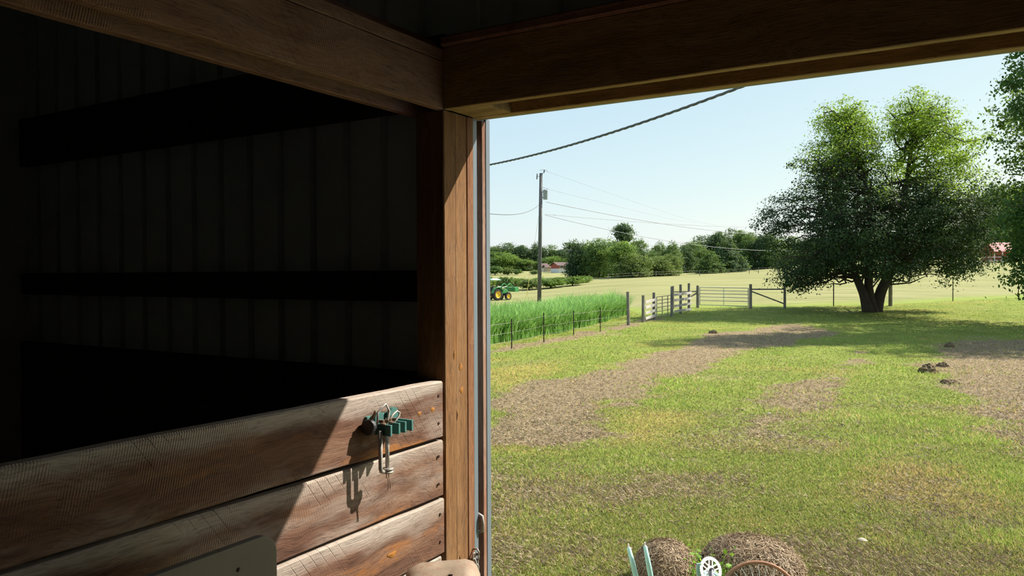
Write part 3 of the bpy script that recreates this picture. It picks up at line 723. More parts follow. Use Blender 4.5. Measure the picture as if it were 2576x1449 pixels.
def branch(mb, a, b, r0, r1, seed, n=7, wob=.12, sides=7):
    r = np.random.default_rng(seed); a = np.array(a); b = np.array(b); L = np.linalg.norm(b-a); P = []
    w = np.cumsum(r.normal(0, 1, (n+1, 3)), 0); w = w-np.outer(np.linspace(0, 1, n+1), w[-1])
    for i in range(n+1): P.append(a+(b-a)*i/n+w[i]*wob*L/n)
    mb.tube(P, [r0+(r1-r0)*i/n for i in range(n+1)], sides)
    return P

# the big cedar-like tree with three stems
TB = gp(2195, 784); TD = (TB-C0)@FW; MPP = TD/F
def tl(px, py, dd=0.0):
    """point of the tree: image offset in metres from its base, dd metres in depth"""
    return TB+np.array([RH[0], RH[1], 0])*((px-2195)*MPP)+np.array([0, 0, (784-py)*MPP])+np.array([FH[0], FH[1], 0])*dd
big = empty('tree', TB, 'big spreading dark green tree with forked trunk in the yard', 'tree')
mb = MB()
stems = [[(2182, 790), (2168, 735), (2150, 690), (2120, 600), (2100, 480), (2110, 330)],
         [(2195, 790), (2185, 720), (2183, 660), (2190, 570), (2170, 450), (2140, 300)],
         [(2203, 790), (2220, 730), (2245, 680), (2270, 600), (2295, 450), (2310, 290)]]
SP = []
for k, st in enumerate(stems):
    P = [tl(x, y, (k-1)*.25+.5*math.sin(i+k*2)*i*.25) for i, (x, y) in enumerate(st)]
    Q = []
    for i in range(len(P)-1):
        for j in range(4): Q.append(P[i]+(P[i+1]-P[i])*j/4)
    Q.append(P[-1]); SP.append(Q); m = len(Q)
    mb.tube(Q, [(.36 if k == 2 else .29)*(1-i/m)**.75*(1+.35*max(0, 1-i/3))+.02 for i in range(m)], 11)
mb.build('trunk', M_BARK, big, sm=True)
LOB = [(2130,325,70,80,0),(2105,425,115,85,-.6),(2150,430,85,95,1.5),(2040,540,120,85,.6),(1995,640,80,75,-1),(2105,610,110,90,-2),(2075,680,110,45,1.5),
       (2305,300,95,75,0),(2345,390,120,90,.8),(2375,495,105,100,-.8),(2425,595,80,75,.5),(2325,580,110,105,-2),(2405,665,85,45,.5),(1990,700,62,28,-.5),
       (2190,640,80,60,2.5),(2245,480,70,110,1.5),(2078,290,28,32,.3),(2270,520,80,80,-2.2),(2220,600,110,60,3),(1945,560,36,60,.5),(2470,540,40,60,1)]
lob = []
for px, py, rx, ry, dd in LOB:
    c = tl(px, py, dd*1.4); lob.append((*c, rx*MPP*.94, rx*MPP*.94, ry*MPP*.94))
for px, py, rx, ry, dd in ((2132,300,62,58,.5),(2128,345,72,80,-.8),(2100,400,105,70,1.2),(2308,285,88,62,1),(2305,330,95,70,-1),(2350,370,118,85,-1),(2390,450,100,90,1.5),(2160,390,60,70,0),(2120,560,110,100,-4),(2290,560,120,100,-4),(2200,520,120,120,4.5),(2120,460,90,80,3.5),(2330,480,100,90,4),(2080,640,110,60,4),(2330,640,110,55,4),(2150,660,110,45,-4.5),(2290,650,100,45,-4.5)):
    c = tl(px, py, dd); lob.append((*c, rx*MPP*.9, rx*MPP*.9, ry*MPP*.9))
mb = MB(); r_ = random.Random(3)
for i, L in enumerate(lob):
    c = np.array(L[:3])
    for j in range(9):
        Q = min(SP, key=lambda q: min(np.linalg.norm(w-c) for w in q[4:])); 
        zt = c[2]+(j/8-.6)*L[5]
        cand = [w for w in Q[4:] if w[2] < zt+.5] or [Q[5]]; a = cand[-1]
        u = np.array([r_.gauss(0, 1), r_.gauss(0, 1), r_.gauss(0, .6)]); u /= np.linalg.norm(u)
        branch(mb, a, c+u*np.array(L[3:])*.85, .07, .012, i*20+j, 6, .5, 5)
for (a, b, c) in (((2240, 716), (2290, 712), (2330, 695)), ((2238, 712), (2268, 700), (2290, 668)), ((2150, 690), (2100, 660), (2030, 650))):
    P = [tl(*a), tl(*b), tl(*c)]; mb.tube(P, [.06, .045, .02], 6)
mb.build('branches', M_BARK, big, sm=True)
low = [l for l, q in zip(lob, LOB)]
C, N, cc = crown_points(lob, 128000, 5, shell=.45, clump=.36, per=64, droop=.2)
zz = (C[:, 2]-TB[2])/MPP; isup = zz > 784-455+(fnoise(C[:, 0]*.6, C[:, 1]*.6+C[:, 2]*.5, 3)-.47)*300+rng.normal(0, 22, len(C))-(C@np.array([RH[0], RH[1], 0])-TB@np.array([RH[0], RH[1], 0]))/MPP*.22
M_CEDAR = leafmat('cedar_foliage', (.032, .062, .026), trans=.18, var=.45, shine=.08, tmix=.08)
M_TOPLEAF = leafmat('sunlit_top_leaves', (.17, .27, .03), trans=.55, var=.4, shine=.12)  # sunlight on the upper crown is put into this lighter leaf colour
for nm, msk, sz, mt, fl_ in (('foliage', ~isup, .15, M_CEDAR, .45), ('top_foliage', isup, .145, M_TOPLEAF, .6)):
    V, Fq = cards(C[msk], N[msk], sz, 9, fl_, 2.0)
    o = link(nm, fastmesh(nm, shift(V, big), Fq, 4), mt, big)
    if nm == 'top_foliage': o['label'] = 'leaves at the top of the crown, coloured lighter as if sunlit'

# tree whose branches reach in from the right edge
EB = gd(2790, 38); ED = 38.0; EM = ED/F
def el(px, py, dd=0.0): return EB+np.array([RH[0], RH[1], 0])*((px-2790)*EM)+np.array([0, 0, H-EB[2]+(690-py)*EM])+np.array([FH[0], FH[1], 0])*dd
edge = empty('tree', EB, 'tree mostly beyond the right edge, leafy branches hanging into view', 'tree')
mb = MB(); mb.tube([EB-np.array([0, 0, .2]), EB+np.array([0, 0, 3.]), EB+np.array([.3, .2, 7]), EB+np.array([0, .4, 12])], [.5, .38, .28, .1], 12)
mb.build('trunk', M_BARK, edge, sm=True)
el_l = []
for px, py, rx, ry, dd in ((2562,195,44,42,0),(2608,120,62,62,0),(2578,270,26,34,.4),(2730,300,85,120,0),(2590,560,70,70,0),(2556,530,42,34,-.5),(2690,470,70,80,0),(2610,690,75,55,0),(2572,660,32,32,.5),(2760,520,150,160,0),(2800,200,170,190,0),(2900,350,160,220,1),(2850,620,150,100,1),(2800,60,160,140,0),(2800,-130,170,190,1),(2900,-60,170,170,2),(2950,480,150,200,1),(3000,200,170,200,1),(2790,330,150,170,-4),(2760,520,120,120,-4),(2900,120,160,180,-5),(2850,450,150,160,-6),(2800,250,140,160,5),(2820,500,150,140,5),(2620,620,60,90,.5)):
    c = el(px, py, dd); el_l.append((*c, rx*EM, rx*EM*.9, ry*EM))
mb = MB()
for i, L in enumerate(el_l):
    c = np.array(L[:3])
    for j in range(5):
        u = np.array([r_.gauss(0, 1), r_.gauss(0, 1), r_.gauss(0, .6)]); u /= np.linalg.norm(u)
        branch(mb, EB+np.array([0, 0, max(2.2, min(11, c[2]-EB[2]-.5-j*.3))]), c+u*np.array(L[3:])*.8, .07, .012, 900+i*20+j, 6, .5, 5)
mb.build('branches', M_BARK, edge, sm=True)
C, N, cc = crown_points(el_l, 140000, 15, shell=.3, clump=.30, per=34, droop=.5)
V, Fq = cards(C, N, .2, 19, .7, 1.8)
M_EDGE = leafmat('edge_tree_leaves', (.05, .11, .035), trans=.4, var=.35, shine=.12)
link('foliage', fastmesh('foliage', shift(V, edge), Fq, 4), M_EDGE, edge)

# far trees: prototypes one unit high and wide, copied with shared meshes
def proto(kind, seed):
    r = np.random.default_rng(seed); L = []
    if kind == 'round':
        for i in range(9):
            a = r.random()*6.28; q = r.random()*.26; L.append((q*math.cos(a), q*math.sin(a), .38+.40*r.random(), .2+.1*r.random(), .2+.1*r.random(), .16+.1*r.random()))
        L.append((0, 0, .28, .4, .4, .26)); L.append((0, 0, .80, .22, .22, .18)); sh = .45; cl = .05
    elif kind == 'broad':
        for i in range(12):
            a = r.random()*6.28; q = .15+r.random()*.22; L.append((q*math.cos(a), q*math.sin(a), .28+.45*r.random(), .2, .2, .17))
        L.append((0, 0, .2, .44, .44, .2)); L.append((.05, 0, .75, .25, .25, .2)); sh = .5; cl = .06
    elif kind == 'cone':
        for i in range(8):
            q = i/8; L.append((0, 0, .08+.84*q, .46*(1-q)**.75+.03, .46*(1-q)**.75+.03, .12)); 
        sh = .6; cl = .035
    elif kind == 'column':
        for i in range(7):
            q = i/7; w = .42*math.sin(math.pi*(.18+.75*q)); L.append((.06*r.normal(), .06*r.normal(), .12+.78*q, w, w, .13))
        sh = .5; cl = .05
    elif kind == 'pine':
        for i in range(11):
            a = r.random()*6.28; q = r.random()*.32; z = .5+.42*r.random(); w = .16+.08*r.random(); L.append((q*math.cos(a)*(1.3-z), q*math.sin(a)*(1.3-z), z, w, w, .055))
        L.append((0, 0, .93, .15, .15, .06)); L.append((0, 0, .8, .26, .26, .08)); sh = .3; cl = .045
    else:
        for i in range(7):
            a = r.random()*6.28; q = r.random()*.3; L.append((q*math.cos(a), q*math.sin(a), .35+.2*r.random(), .28, .28, .3))
        sh = .4; cl = .08
    L += [(0, 0, .12, .36, .36, .14)] if kind in ('round', 'broad', 'column') else []
    n = {'pine': 5000, 'shrub': 2500}.get(kind, 9000)
    C, N, cc = crown_points(L, n, seed, sh, cl, 22)
    C[:, 2] = np.clip(C[:, 2], .01, 1.0)
    V, Fq = cards(C, N, .040 if kind != 'shrub' else .09, seed, .6, 1.7)
    fol = fastmesh('crown_'+kind, V, Fq, 4)
    mb = MB(); mb.tube([(0, 0, -.02), (.01, 0, .3), (0, .01, .75)], [.028, .02, .008], 7)
    for i in range(8):
        c = L[i % len(L)]; branch(mb, (0, 0, .2+.05*i), (c[0], c[1], c[2]), .01, .003, seed+i, 4, .3, 4)
    o = mb.build('stem', M_BARK); tr = o.data; bpy.data.objects.remove(o)
    return fol, tr
PROTO = {k: [proto(k, 100+i*7+j) for j in range(2)] for i, k in enumerate(('round', 'broad', 'cone', 'column', 'pine', 'shrub'))}
FM = {'dark': leafmat('far_leaf_dark', (.046, .088, .054), .3, .35, shine=.1), 'mid': leafmat('far_leaf_mid', (.085, .15, .062), .4, .4, shine=.1),  # dark far leaves tinted bluish in place of distance haze
      'light': leafmat('far_leaf_light', (.14, .23, .065), .45, .4, shine=.1), 'olive': leafmat('far_leaf_olive', (.125, .175, .07), .4, .35, shine=.1)}
def far_tree(px, ytop, wpx, D, kind, mat, label, group, j=0, nm='tree', sink=0):
    p = gd(px, D); p[2] -= sink; dpt = (p-C0)@FW; h = ((H+(690.6-ytop)/F*dpt)-p[2])*(1.1 if nm == 'tree' and kind != 'pine' else 1.0); w = wpx*dpt/F*(1.5 if nm == 'tree' else 1.3)
    root = empty(nm, p, label, 'shrub' if nm == 'shrub' else 'tree', group, rz=px*1.7)
    fol, tr = PROTO[kind][j % 2]
    root.scale = (w, w, h)
    f = bpy.data.objects.new('foliage', fol); COL.objects.link(f); f.parent = root
    if not fol.materials: fol.materials.append(FM[mat])
    f.material_slots[0].link = 'OBJECT'; f.material_slots[0].material = FM[mat]
    g = bpy.data.objects.new('trunk', tr); COL.objects.link(g); g.parent = root
    return root
NUM = ['first', 'second', 'third', 'fourth', 'fifth', 'sixth', 'seventh', 'eighth', 'ninth', 'tenth', 'eleventh', 'twelfth', 'thirteenth', 'fourteenth', 'fifteenth', 'sixteenth', 'seventeenth', 'eighteenth', 'nineteenth', 'twentieth']
def row(lst, D, fmt, group, nm='tree'):
    for i, (px, yt, w, kind, mat, *ex) in enumerate(lst):
        d = D+(ex[0] if ex else 0); desc = {'dark': 'dark green', 'mid': 'mid green', 'light': 'light green', 'olive': 'olive green'}[mat]+' '+{'round': 'round-topped', 'broad': 'broad', 'cone': 'cone-shaped', 'column': 'narrow', 'pine': 'tall pine-like', 'shrub': 'bushy'}[kind]
        far_tree(px, yt, w, d, kind, mat, fmt.format(desc=desc, num=NUM[i]), group, i, nm)
row([(1010, 626, 60, 'broad', 'dark'), (1060, 622, 60, 'round', 'mid'), (1110, 628, 60, 'broad', 'dark'), (1160, 622, 60, 'round', 'mid'), (1205, 630, 60, 'broad', 'mid'), (1243, 624, 52, 'round', 'mid'), (1272, 613, 62, 'broad', 'dark'), (1305, 622, 54, 'round', 'dark'), (1332, 629, 50, 'broad', 'mid'), (1352, 611, 42, 'column', 'dark'), (1382, 619, 50, 'broad', 'mid'), (1408, 632, 46, 'round', 'dark'), (1432, 640, 50, 'broad', 'dark'), (1460, 640, 50, 'broad', 'dark')],
    235, '{desc} tree, {num} of the farthest row behind the utility pole', 'most distant trees behind the utility pole')
row([(1080, 648, 60, 'broad', 'mid'), (1180, 650, 60, 'round', 'light'), (1238, 650, 46, 'round', 'mid'), (1266, 636, 60, 'broad', 'light'), (1300, 652, 44, 'round', 'mid'), (1325, 655, 44, 'round', 'light'), (1365, 652, 40, 'round', 'mid'), (1390, 646, 44, 'broad', 'light'), (1416, 652, 56, 'round', 'light')],
    200, '{desc} tree, {num} of the lower row behind the utility pole', 'lower trees behind the utility pole')
row([(1449, 603, 58, 'column', 'dark'), (1478, 611, 66, 'broad', 'mid'), (1508, 609, 64, 'round', 'mid', -4), (1536, 606, 70, 'broad', 'mid', 3), (1568, 562, 66, 'pine', 'dark', 14), (1560, 616, 74, 'round', 'light', -8), (1603, 599, 46, 'column', 'mid', 8), (1592, 640, 76, 'broad', 'olive', -12), (1628, 634, 52, 'round', 'mid', 6), (1657, 611, 44, 'column', 'mid', 10), (1648, 648, 62, 'broad', 'olive', -8), (1690, 610, 44, 'column', 'mid', 6), (1684, 645, 60, 'round', 'olive', -6)],
    146, '{desc} tree, {num} from left in grove beside the red house', 'grove right of the red-roofed house')
row([(1718, 622, 54, 'broad', 'dark'), (1742, 616, 60, 'round', 'mid', 5), (1772, 598, 66, 'broad', 'dark', 10), (1800, 593, 62, 'round', 'dark', 12), (1787, 636, 62, 'cone', 'mid', -18), (1828, 605, 84, 'cone', 'dark', -14), (1846, 581, 52, 'broad', 'dark', 14), (1872, 590, 60, 'round', 'mid', 8), (1898, 591, 60, 'broad', 'mid', 4), (1922, 597, 56, 'round', 'dark', 2), (1950, 594, 60, 'broad', 'mid')],
    172, '{desc} tree, {num} from left in wood left of the big tree', 'wood left of the big tree')
row([(1985, 600, 70, 'broad', 'mid'), (2040, 606, 70, 'round', 'dark'), (2095, 602, 70, 'broad', 'mid'), (2150, 604, 70, 'round', 'dark'), (2205, 600, 70, 'broad', 'mid'), (2260, 598, 70, 'round', 'mid'), (2315, 590, 70, 'broad', 'dark'), (2370, 575, 75, 'round', 'mid'), (2425, 560, 75, 'broad', 'dark')],
    215, '{desc} far tree, {num} from left of those behind the big tree', 'far trees behind the big tree')
row([(2470, 500, 80, 'broad', 'dark'), (2505, 484, 70, 'round', 'mid'), (2540, 476, 75, 'broad', 'dark'), (2580, 472, 80, 'round', 'dark'), (2478, 540, 70, 'round', 'dark', -20), (2515, 532, 70, 'broad', 'dark', -22), (2552, 530, 70, 'round', 'mid', -22), (2590, 535, 70, 'broad', 'dark', -20), (2495, 585, 60, 'round', 'dark', -40), (2560, 575, 70, 'broad', 'dark', -40)],
    275, '{desc} tree, {num} on the wooded slope behind the pink-roofed barn', 'wooded slope behind the pink-roofed barn')
row([(1222, 690, 40, 'shrub', 'light'), (1250, 693, 44, 'shrub', 'mid', 5), (1272, 688, 34, 'shrub', 'mid', -3), (1300, 694, 52, 'shrub', 'light', 6), (1330, 697, 50, 'shrub', 'olive', -5), (1356, 693, 40, 'shrub', 'light', 4), (1385, 696, 56, 'shrub', 'light', -4), (1412, 694, 46, 'shrub', 'olive', 6), (1440, 692, 50, 'shrub', 'light', -2), (1468, 690, 44, 'shrub', 'light', 5)],
    118, '{desc} shrub, {num} from left on the bank beyond the tractor', 'shrubs on the bank beyond the tractor', 'shrub')
row([(1245, 664, 34, 'shrub', 'mid'), (1278, 668, 30, 'shrub', 'olive'), (1300, 674, 20, 'shrub', 'mid'), (1345, 678, 18, 'shrub', 'mid')],
    165, '{desc} bush, {num} from left on far bank below distant trees', 'bushes on the far bank', 'shrub')

# ------------------------------------------------------------------ far buildings
M_RED = plain('red_boards', (.38, .10, .07), .7, .2); M_WHITE = plain('white_boards', (.75, .73, .70), .6, .2, var=.06)
M_REDROOF = plain('pinkish_metal_roof', (.50, .16, .15), .5, .4, var=.08); M_BROWNROOF = plain('brown_roof', (.16, .11, .10), .8, .2)
M_PANE = plain('dark_pane', (.03, .035, .04), .1, .6); M_TAN = plain('tan_siding', (.55, .46, .34), .7, .2, var=.08)
def house(px, D, wpx, hw, hr, depth, label, wall, roof, base=None, name='house', windows=2, rz=0.0):
    p = gd(px, D); w = wpx*D/F; root = empty(name, p, label, 'building', rz=YAW+rz)
    def pt(*a): return a
    def mk(nm, mb, mat): 
        me_o = mb.build(nm, mat); me_o.parent = root; return me_o
    if base:
        mk('base_wall', MB().box((-w/2-.04, -depth/2-.04, -.3), (w/2+.04, depth/2+.04, hw*.55)), base)
        mk('wall', MB().box((-w/2, -depth/2, hw*.55), (w/2, depth/2, hw)), wall)
    else: mk('wall', MB().box((-w/2, -depth/2, -.3), (w/2, depth/2, hw)), wall)
    for s_ in (-1, 1):
        mk('gable', MB().add([(s_*w/2, -depth/2, hw), (s_*w/2, depth/2, hw), (s_*w/2, 0, hw+hr), (s_*(w/2-.1), -depth/2, hw), (s_*(w/2-.1), depth/2, hw), (s_*(w/2-.1), 0, hw+hr)], [(0,1,2),(3,5,4),(0,3,4,1),(1,4,5,2),(2,5,3,0)]), wall)
        o_ = .4; V = [(-w/2-o_, 0, hw+hr+.05), (w/2+o_, 0, hw+hr+.05), (w/2+o_, s_*(depth/2+o_), hw-.15), (-w/2-o_, s_*(depth/2+o_), hw-.15)]
        mk('roof_slope', MB().add(V+[(a, b, c+.1) for a, b, c in V], [(0,1,2,3),(4,7,6,5),(0,4,5,1),(1,5,6,2),(2,6,7,3),(3,7,4,0)]), roof)
    for i in range(windows):
        xx = -w/2+w*(i+.5)/windows
        wn_ = mk('window_frame', MB().box((xx-.45, -depth/2-.08, hw*.60), (xx+.45, -depth/2-.02, hw*.92)), M_WHITE)
        me2 = MB().box((xx-.36, -depth/2-.10, hw*.64), (xx+.36, -depth/2-.07, hw*.88)).build('pane', M_PANE); me2.parent = wn_
    return root
house(1416, 182, 44, 1.7, .6, 4.5, 'red house with white lower wall beside the grove', M_RED, M_BROWNROOF, M_WHITE, rz=.35, windows=3)
house(1379, 192, 16, 1.1, .5, 2.0, 'small tan shed just right of the utility pole', M_TAN, M_BROWNROOF, name='shed', windows=0, rz=.3)
house(1366, 195, 14, 1.4, .5, 2.0, 'pale shed half hidden behind the utility pole', M_WHITE, M_BROWNROOF, name='shed', windows=0, rz=.2)
house(1327, 215, 26, 1.2, .9, 4.0, 'distant low grey-roofed building under the trees left of the utility pole', M_WHITE, M_BROWNROOF, windows=2)
# open barn with pinkish roof at the right
bp = gd(2515, 150); bw = 62*150/F; ob = empty('barn', bp, 'open-sided barn with pinkish red metal roof on the right hill', 'building', rz=YAW-.1)
def mk(nm, mb, mat, bev=0): o = mb.build(nm, mat, bevel=bev); o.parent = ob; return o
zt = 3.4
V = [(-bw/2, -2.6, zt-1.5), (bw/2, -2.6, zt-1.5), (bw/2*.86, .2, zt+.3), (-bw/2*.86, .2, zt+.3)]
mk('roof_slope', MB().add(V+[(a, b, c+.08) for a, b, c in V], [(0,1,2,3),(4,7,6,5),(0,4,5,1),(1,5,6,2),(2,6,7,3),(3,7,4,0)]), M_REDROOF)
V = [(-bw/2, 3, zt-1.5), (bw/2, 3, zt-1.5), (bw/2*.86, .2, zt+.3), (-bw/2*.86, .2, zt+.3)]
mk('roof_slope', MB().add(V+[(a, b, c+.08) for a, b, c in V], [(3,2,1,0),(5,6,7,4),(1,5,4,0),(2,6,5,1),(3,7,6,2),(0,4,7,3)]), M_REDROOF)
mk('wall', MB().box((-bw/2+.3, -1.2, .2), (bw/2-.3, 2.6, zt-1.3)), M_RED)
for i in range(4):
    xx = -bw/2+.2+(bw-.4)*i/3; mk('post', MB().box((xx-.07, -2.45, -.2), (xx+.07, -2.31, zt-1.5)), M_WHITE)
for z in (.25, .85): mk('railing', MB().box((-bw/2-1, -2.5, z), (bw/2+1.5, -2.42, z+.1)), M_WHITE)

# ------------------------------------------------------------------ tractor with loader
M_GREEN = plain('tractor_green', (.05, .24, .07), .4, .4, var=.1); M_YEL = plain('tractor_yellow', (.75, .50, .05), .45, .4, var=.05)
M_TYRE = plain('tyre_rubber', (.035, .033, .03), .85, .2); M_CANOPY = plain('canopy_pale_green', (.30, .50, .38), .5, .4, var=.05); M_BLK = plain('black_steel', (.02, .02, .02), .5, .4)
tp = gd(1246, 90); tr = empty('tractor', tp, 'green tractor with yellow wheels, canopy and front loader', 'tractor', rz=YAW+.75)
def tk(nm, mb, mat, par=None, sm=False, bev=0):
    o = mb.build(nm, mat, sm=sm, bevel=bev); o.parent = par or tr; return o
def wheel(x, y, R, w):
    a = tk('wheel', MB().lathe([(R*.62, -w/2), (R*.9, -w/2), (R, -w*.38), (R, w*.38), (R*.9, w/2), (R*.62, w/2), (R*.62, -w/2)], (x, y, R), (0, 1, 0), 26), M_TYRE)
    lg = MB()
    for i in range(18):
        q = 2*math.pi*i/18; c = np.array([x+math.cos(q)*R, y, R+math.sin(q)*R]); lg.bar(c+np.array([0, -w*.45, 0]), c+np.array([math.cos(q+1.57)*.08, w*.45, math.sin(q+1.57)*.08]), .05, .05, (math.cos(q), 0, math.sin(q)))
    tk('tread', lg, M_TYRE, a)
    tk('rim', MB().lathe([(0, -w*.12), (R*.2, -w*.15), (R*.45, -w*.1), (R*.55, -w*.42), (R*.64, -w*.46), (R*.64, w*.46), (R*.55, w*.42), (R*.45, w*.1), (0, w*.12)], (x, y, R), (0, 1, 0), 26), M_YEL, a)
for y in (-.72, .72): wheel(-.35, y, .66, .38); wheel(1.38, y*.93, .44, .28)
tk('hood', MB().box((.35, -.32, .75), (1.75, .32, 1.28)), M_GREEN, bev=.06); tk('chassis', MB().box((-.6, -.22, .5), (1.6, .22, .78)), M_BLK)
tk('cowl', MB().box((.2, -.36, .75), (.5, .36, 1.45)), M_GREEN, bev=.05)
for y in (-1, 1):
    V = []; n_ = 10
    for i in range(n_+1):
        q = math.radians(20+150*i/n_); V += [(-.35+.78*math.cos(q), y*.5, .68+.78*math.sin(q)), (-.35+.78*math.cos(q), y*.95, .68+.78*math.sin(q))]
    V += [(a, b, c+.03) for a, b, c in V]; m_ = 2*(n_+1)
    Fs = [(2*i, 2*i+1, 2*i+3, 2*i+2) for i in range(n_)]+[(m_+2*i+2, m_+2*i+3, m_+2*i+1, m_+2*i) for i in range(n_)]+[(2*i, 2*i+2, m_+2*i+2, m_+2*i) for i in range(n_)]+[(2*i+3, 2*i+1, m_+2*i+1, m_+2*i+3) for i in range(n_)]
    tk('fender', MB().add(V, Fs), M_GREEN)
    tk('canopy_post', MB().tube([(-.75, y*.45, .9), (-.75, y*.45, 2.3)], .035, 6), M_BLK)
    tk('loader_arm', MB().tube([(.55, y*.5, 1.45), (1.3, y*.5, 1.55), (1.85, y*.5, 1.95), (2.5, y*.5, 1.35)], .07, 6), M_GREEN)
    tk('loader_upright', MB().bar((.65, y*.42, .6), (.55, y*.42, 1.55), .1, .18, (1, 0, 0)), M_GREEN)
tk('seat', MB().box((-.55, -.24, 1.0), (-.1, .24, 1.12)).box((-.58, -.24, 1.1), (-.48, .24, 1.5)), M_BLK, bev=.02)
tk('steering_wheel', MB().tube([(.15+.16*math.cos(i*.524)*.5, .18*math.sin(i*.524), 1.45+.16*math.cos(i*.524)*.6) for i in range(12)], .018, 5, closed=True), M_BLK)
tk('canopy', MB().add([(-1.25, -.72, 2.32), (.35, -.72, 2.32), (.35, .72, 2.32), (-1.25, .72, 2.32), (-.9, -.45, 2.52), (-.05, -.45, 2.52), (-.05, .45, 2.52), (-.9, .45, 2.52)], [(0,3,2,1),(4,5,6,7),(0,1,5,4),(1,2,6,5),(2,3,7,6),(3,0,4,7)]), M_CANOPY)
tk('bucket', MB().add([(2.35, -.8, 1.45), (2.35, .8, 1.45), (2.40, -.8, .95), (2.40, .8, .95), (3.0, -.8, .92), (3.0, .8, .92), (2.95, -.8, 1.5), (2.95, .8, 1.5)], [(0,1,3,2),(2,3,5,4),(0,2,4,6),(1,7,5,3),(0,6,7,1)]), M_GREEN)
tk('exhaust', MB().tube([(1.1, .1, 1.25), (1.1, .1, 1.9)], .035, 6), M_BLK)

# ------------------------------------------------------------------ green bracket hanging on the stall wall
M_TEAL = plain('worn_green_paint', (.06, .19, .17), .55, .4, .1, var=.2, scale=40, rust=(.15, .08, .05), rustamt=.35)
M_RUST = plain('rusty_steel', (.30, .20, .14), .65, .4, .3, var=.3, scale=50)
M_DULL = plain('dull_steel', (.36, .33, .29), .5, .5, .4, var=.2, scale=60)
bk = empty('wall_bracket', (WX, 2.12, 1.86), 'small green metal bracket with wire bails and hanging rods on the sunlit planks', 'bracket')
MB().box((WX, 2.045, 1.842), (WX+.012, 2.20, 1.905)).build('back_plate', M_TEAL, bk, bevel=.003)
for y in (2.062, 2.106, 2.140, 2.178):
    MB().box((WX+.010, y, 1.842), (-1.747, y+.010, 1.881)).build('fin', M_TEAL, bk, bevel=.002)
MB().box((WX+.010, 2.072, 1.862), (-1.785, 2.178, 1.868)).build('web', M_TEAL, bk)
def ear(y, zc, r):
    n = 14; V = []
    for x in (WX+.02, WX+.034):
        V += [(x, y-r, 1.875), (x, y+r, 1.875)]+[(x, y+r*math.cos(math.pi*k/(n-1)), zc+r*math.sin(math.pi*k/(n-1))) for k in range(n)]
    m = n+2; MB().add(V, [tuple(range(m)), tuple(range(2*m-1, m-1, -1))]+[(i, m+i, m+(i+1) % m, (i+1) % m) for i in range(m)]).build('ear', M_TEAL, bk)
ear(2.085, 1.897, .022); ear(2.165, 1.90, .024)
MB().lathe([(0, -.012), (.026, -.012), (.028, -.008), (.028, .008), (.026, .012), (0, .012)], (WX+.03, 2.035, 1.872), (0, 1, 0), 20).build('knob', M_BLK, bk, sm=False)
MB().tube([(WX+.03, 2.05, 1.90), (WX+.05, 2.045, 1.925), (WX+.052, 2.04, 1.928)], [.006, .005, .004], 6).build('spike', M_RUST, bk)
xb = WX+.067
MB().tube([(xb, 2.035, 1.885), (xb-.004, 2.043, 1.925), (xb, 2.080, 1.950), (xb+.004, 2.094, 1.925), (xb+.004, 2.088, 1.900), (xb+.01, 2.068, 1.868)], .0042, 7).build('wire_bail', M_DULL, bk, sm=True)
MB().tube([(xb, 2.085, 1.872), (xb-.006, 2.125, 1.905), (xb-.004, 2.146, 1.915), (xb, 2.155, 1.908), (xb, 2.150, 1.895), (xb+.006, 2.105, 1.872)], .0042, 7).build('wire_bail', M_DULL, bk, sm=True)
for y in (2.066, 2.105):
    MB().lathe([(0, .016), (.005, .015), (.006, .006), (.011, .005), (.011, 0), (0, 0)], (xb, y, 1.881), (0, 0, 1), 10).build('wing_nut', M_RUST, bk)
    MB().bar((xb-.014, y-.012, 1.892), (xb+.014, y+.012, 1.892), .005, .010).build('wing_nut', M_RUST, bk)
MB().tube([(xb, 2.087, 1.862), (xb, 2.087, 1.718)], .0075, 10).build('rod', M_DULL, bk, sm=True)
MB().tube([(xb, 2.051, 1.862), (xb, 2.051, 1.730), (xb, 2.054, 1.720), (xb, 2.066, 1.715), (xb, 2.085, 1.714)], .0075, 10).build('rod', M_DULL, bk, sm=True)
for k in range(2):
    MB().lathe([(.006, -.004), (.019, -.004), (.021, 0), (.019, .004), (.006, .004)], (xb, 2.088, 1.722-.011*k), (0, 0, 1), 18).build('washer', M_DULL, bk, sm=False)
MB().tube([(xb, 2.085, 1.710), (xb, 2.080, 1.695), (xb, 2.090, 1.683), (xb, 2.092, 1.665), (xb, 2.090, 1.645)], .0018, 5).build('wire_end', M_RUST, bk)
MB().tube([(xb, 2.092, 1.710), (xb, 2.094, 1.690), (xb+.003, 2.098, 1.672), (xb+.002, 2.100, 1.648)], .0018, 5).build('wire_end', M_RUST, bk)

# ------------------------------------------------------------------ chain and door handle on the jamb
ch = empty('hanging_chain', (WX, 2.71, 1.235), 'short chain hanging from a hook low on the door post', 'chain')
MB().tube([(WX-.006, 2.713, 1.235), (WX+.022, 2.713, 1.240), (WX+.030, 2.714, 1.228), (WX+.026, 2.715, 1.214), (WX+.016, 2.715, 1.214)], .004, 8).build('hook', M_DULL, ch, sm=True)
def linkm(c, ax, r=.0035, a=.0085, b=.016):
    P = []
    for i in range(14):
        q = 2*math.pi*i/14; P.append(np.array(c)+np.array(ax)*a*math.cos(q)+np.array([0, 0, b*math.sin(q)]))
    MB().tube(P, r, 6, closed=True).build('link', M_DULL, ch, sm=True)
for k in range(9):
    linkm((WX+.020, 2.714-.001*k, 1.205-.023*k), (0, 1, 0) if k % 2 else (.9, .3, 0))
for k in range(6):
    linkm((WX+.018, 2.694-.001*k, 1.212-.023*k), (0, 1, 0) if k % 2 == 0 else (.9, .3, 0))
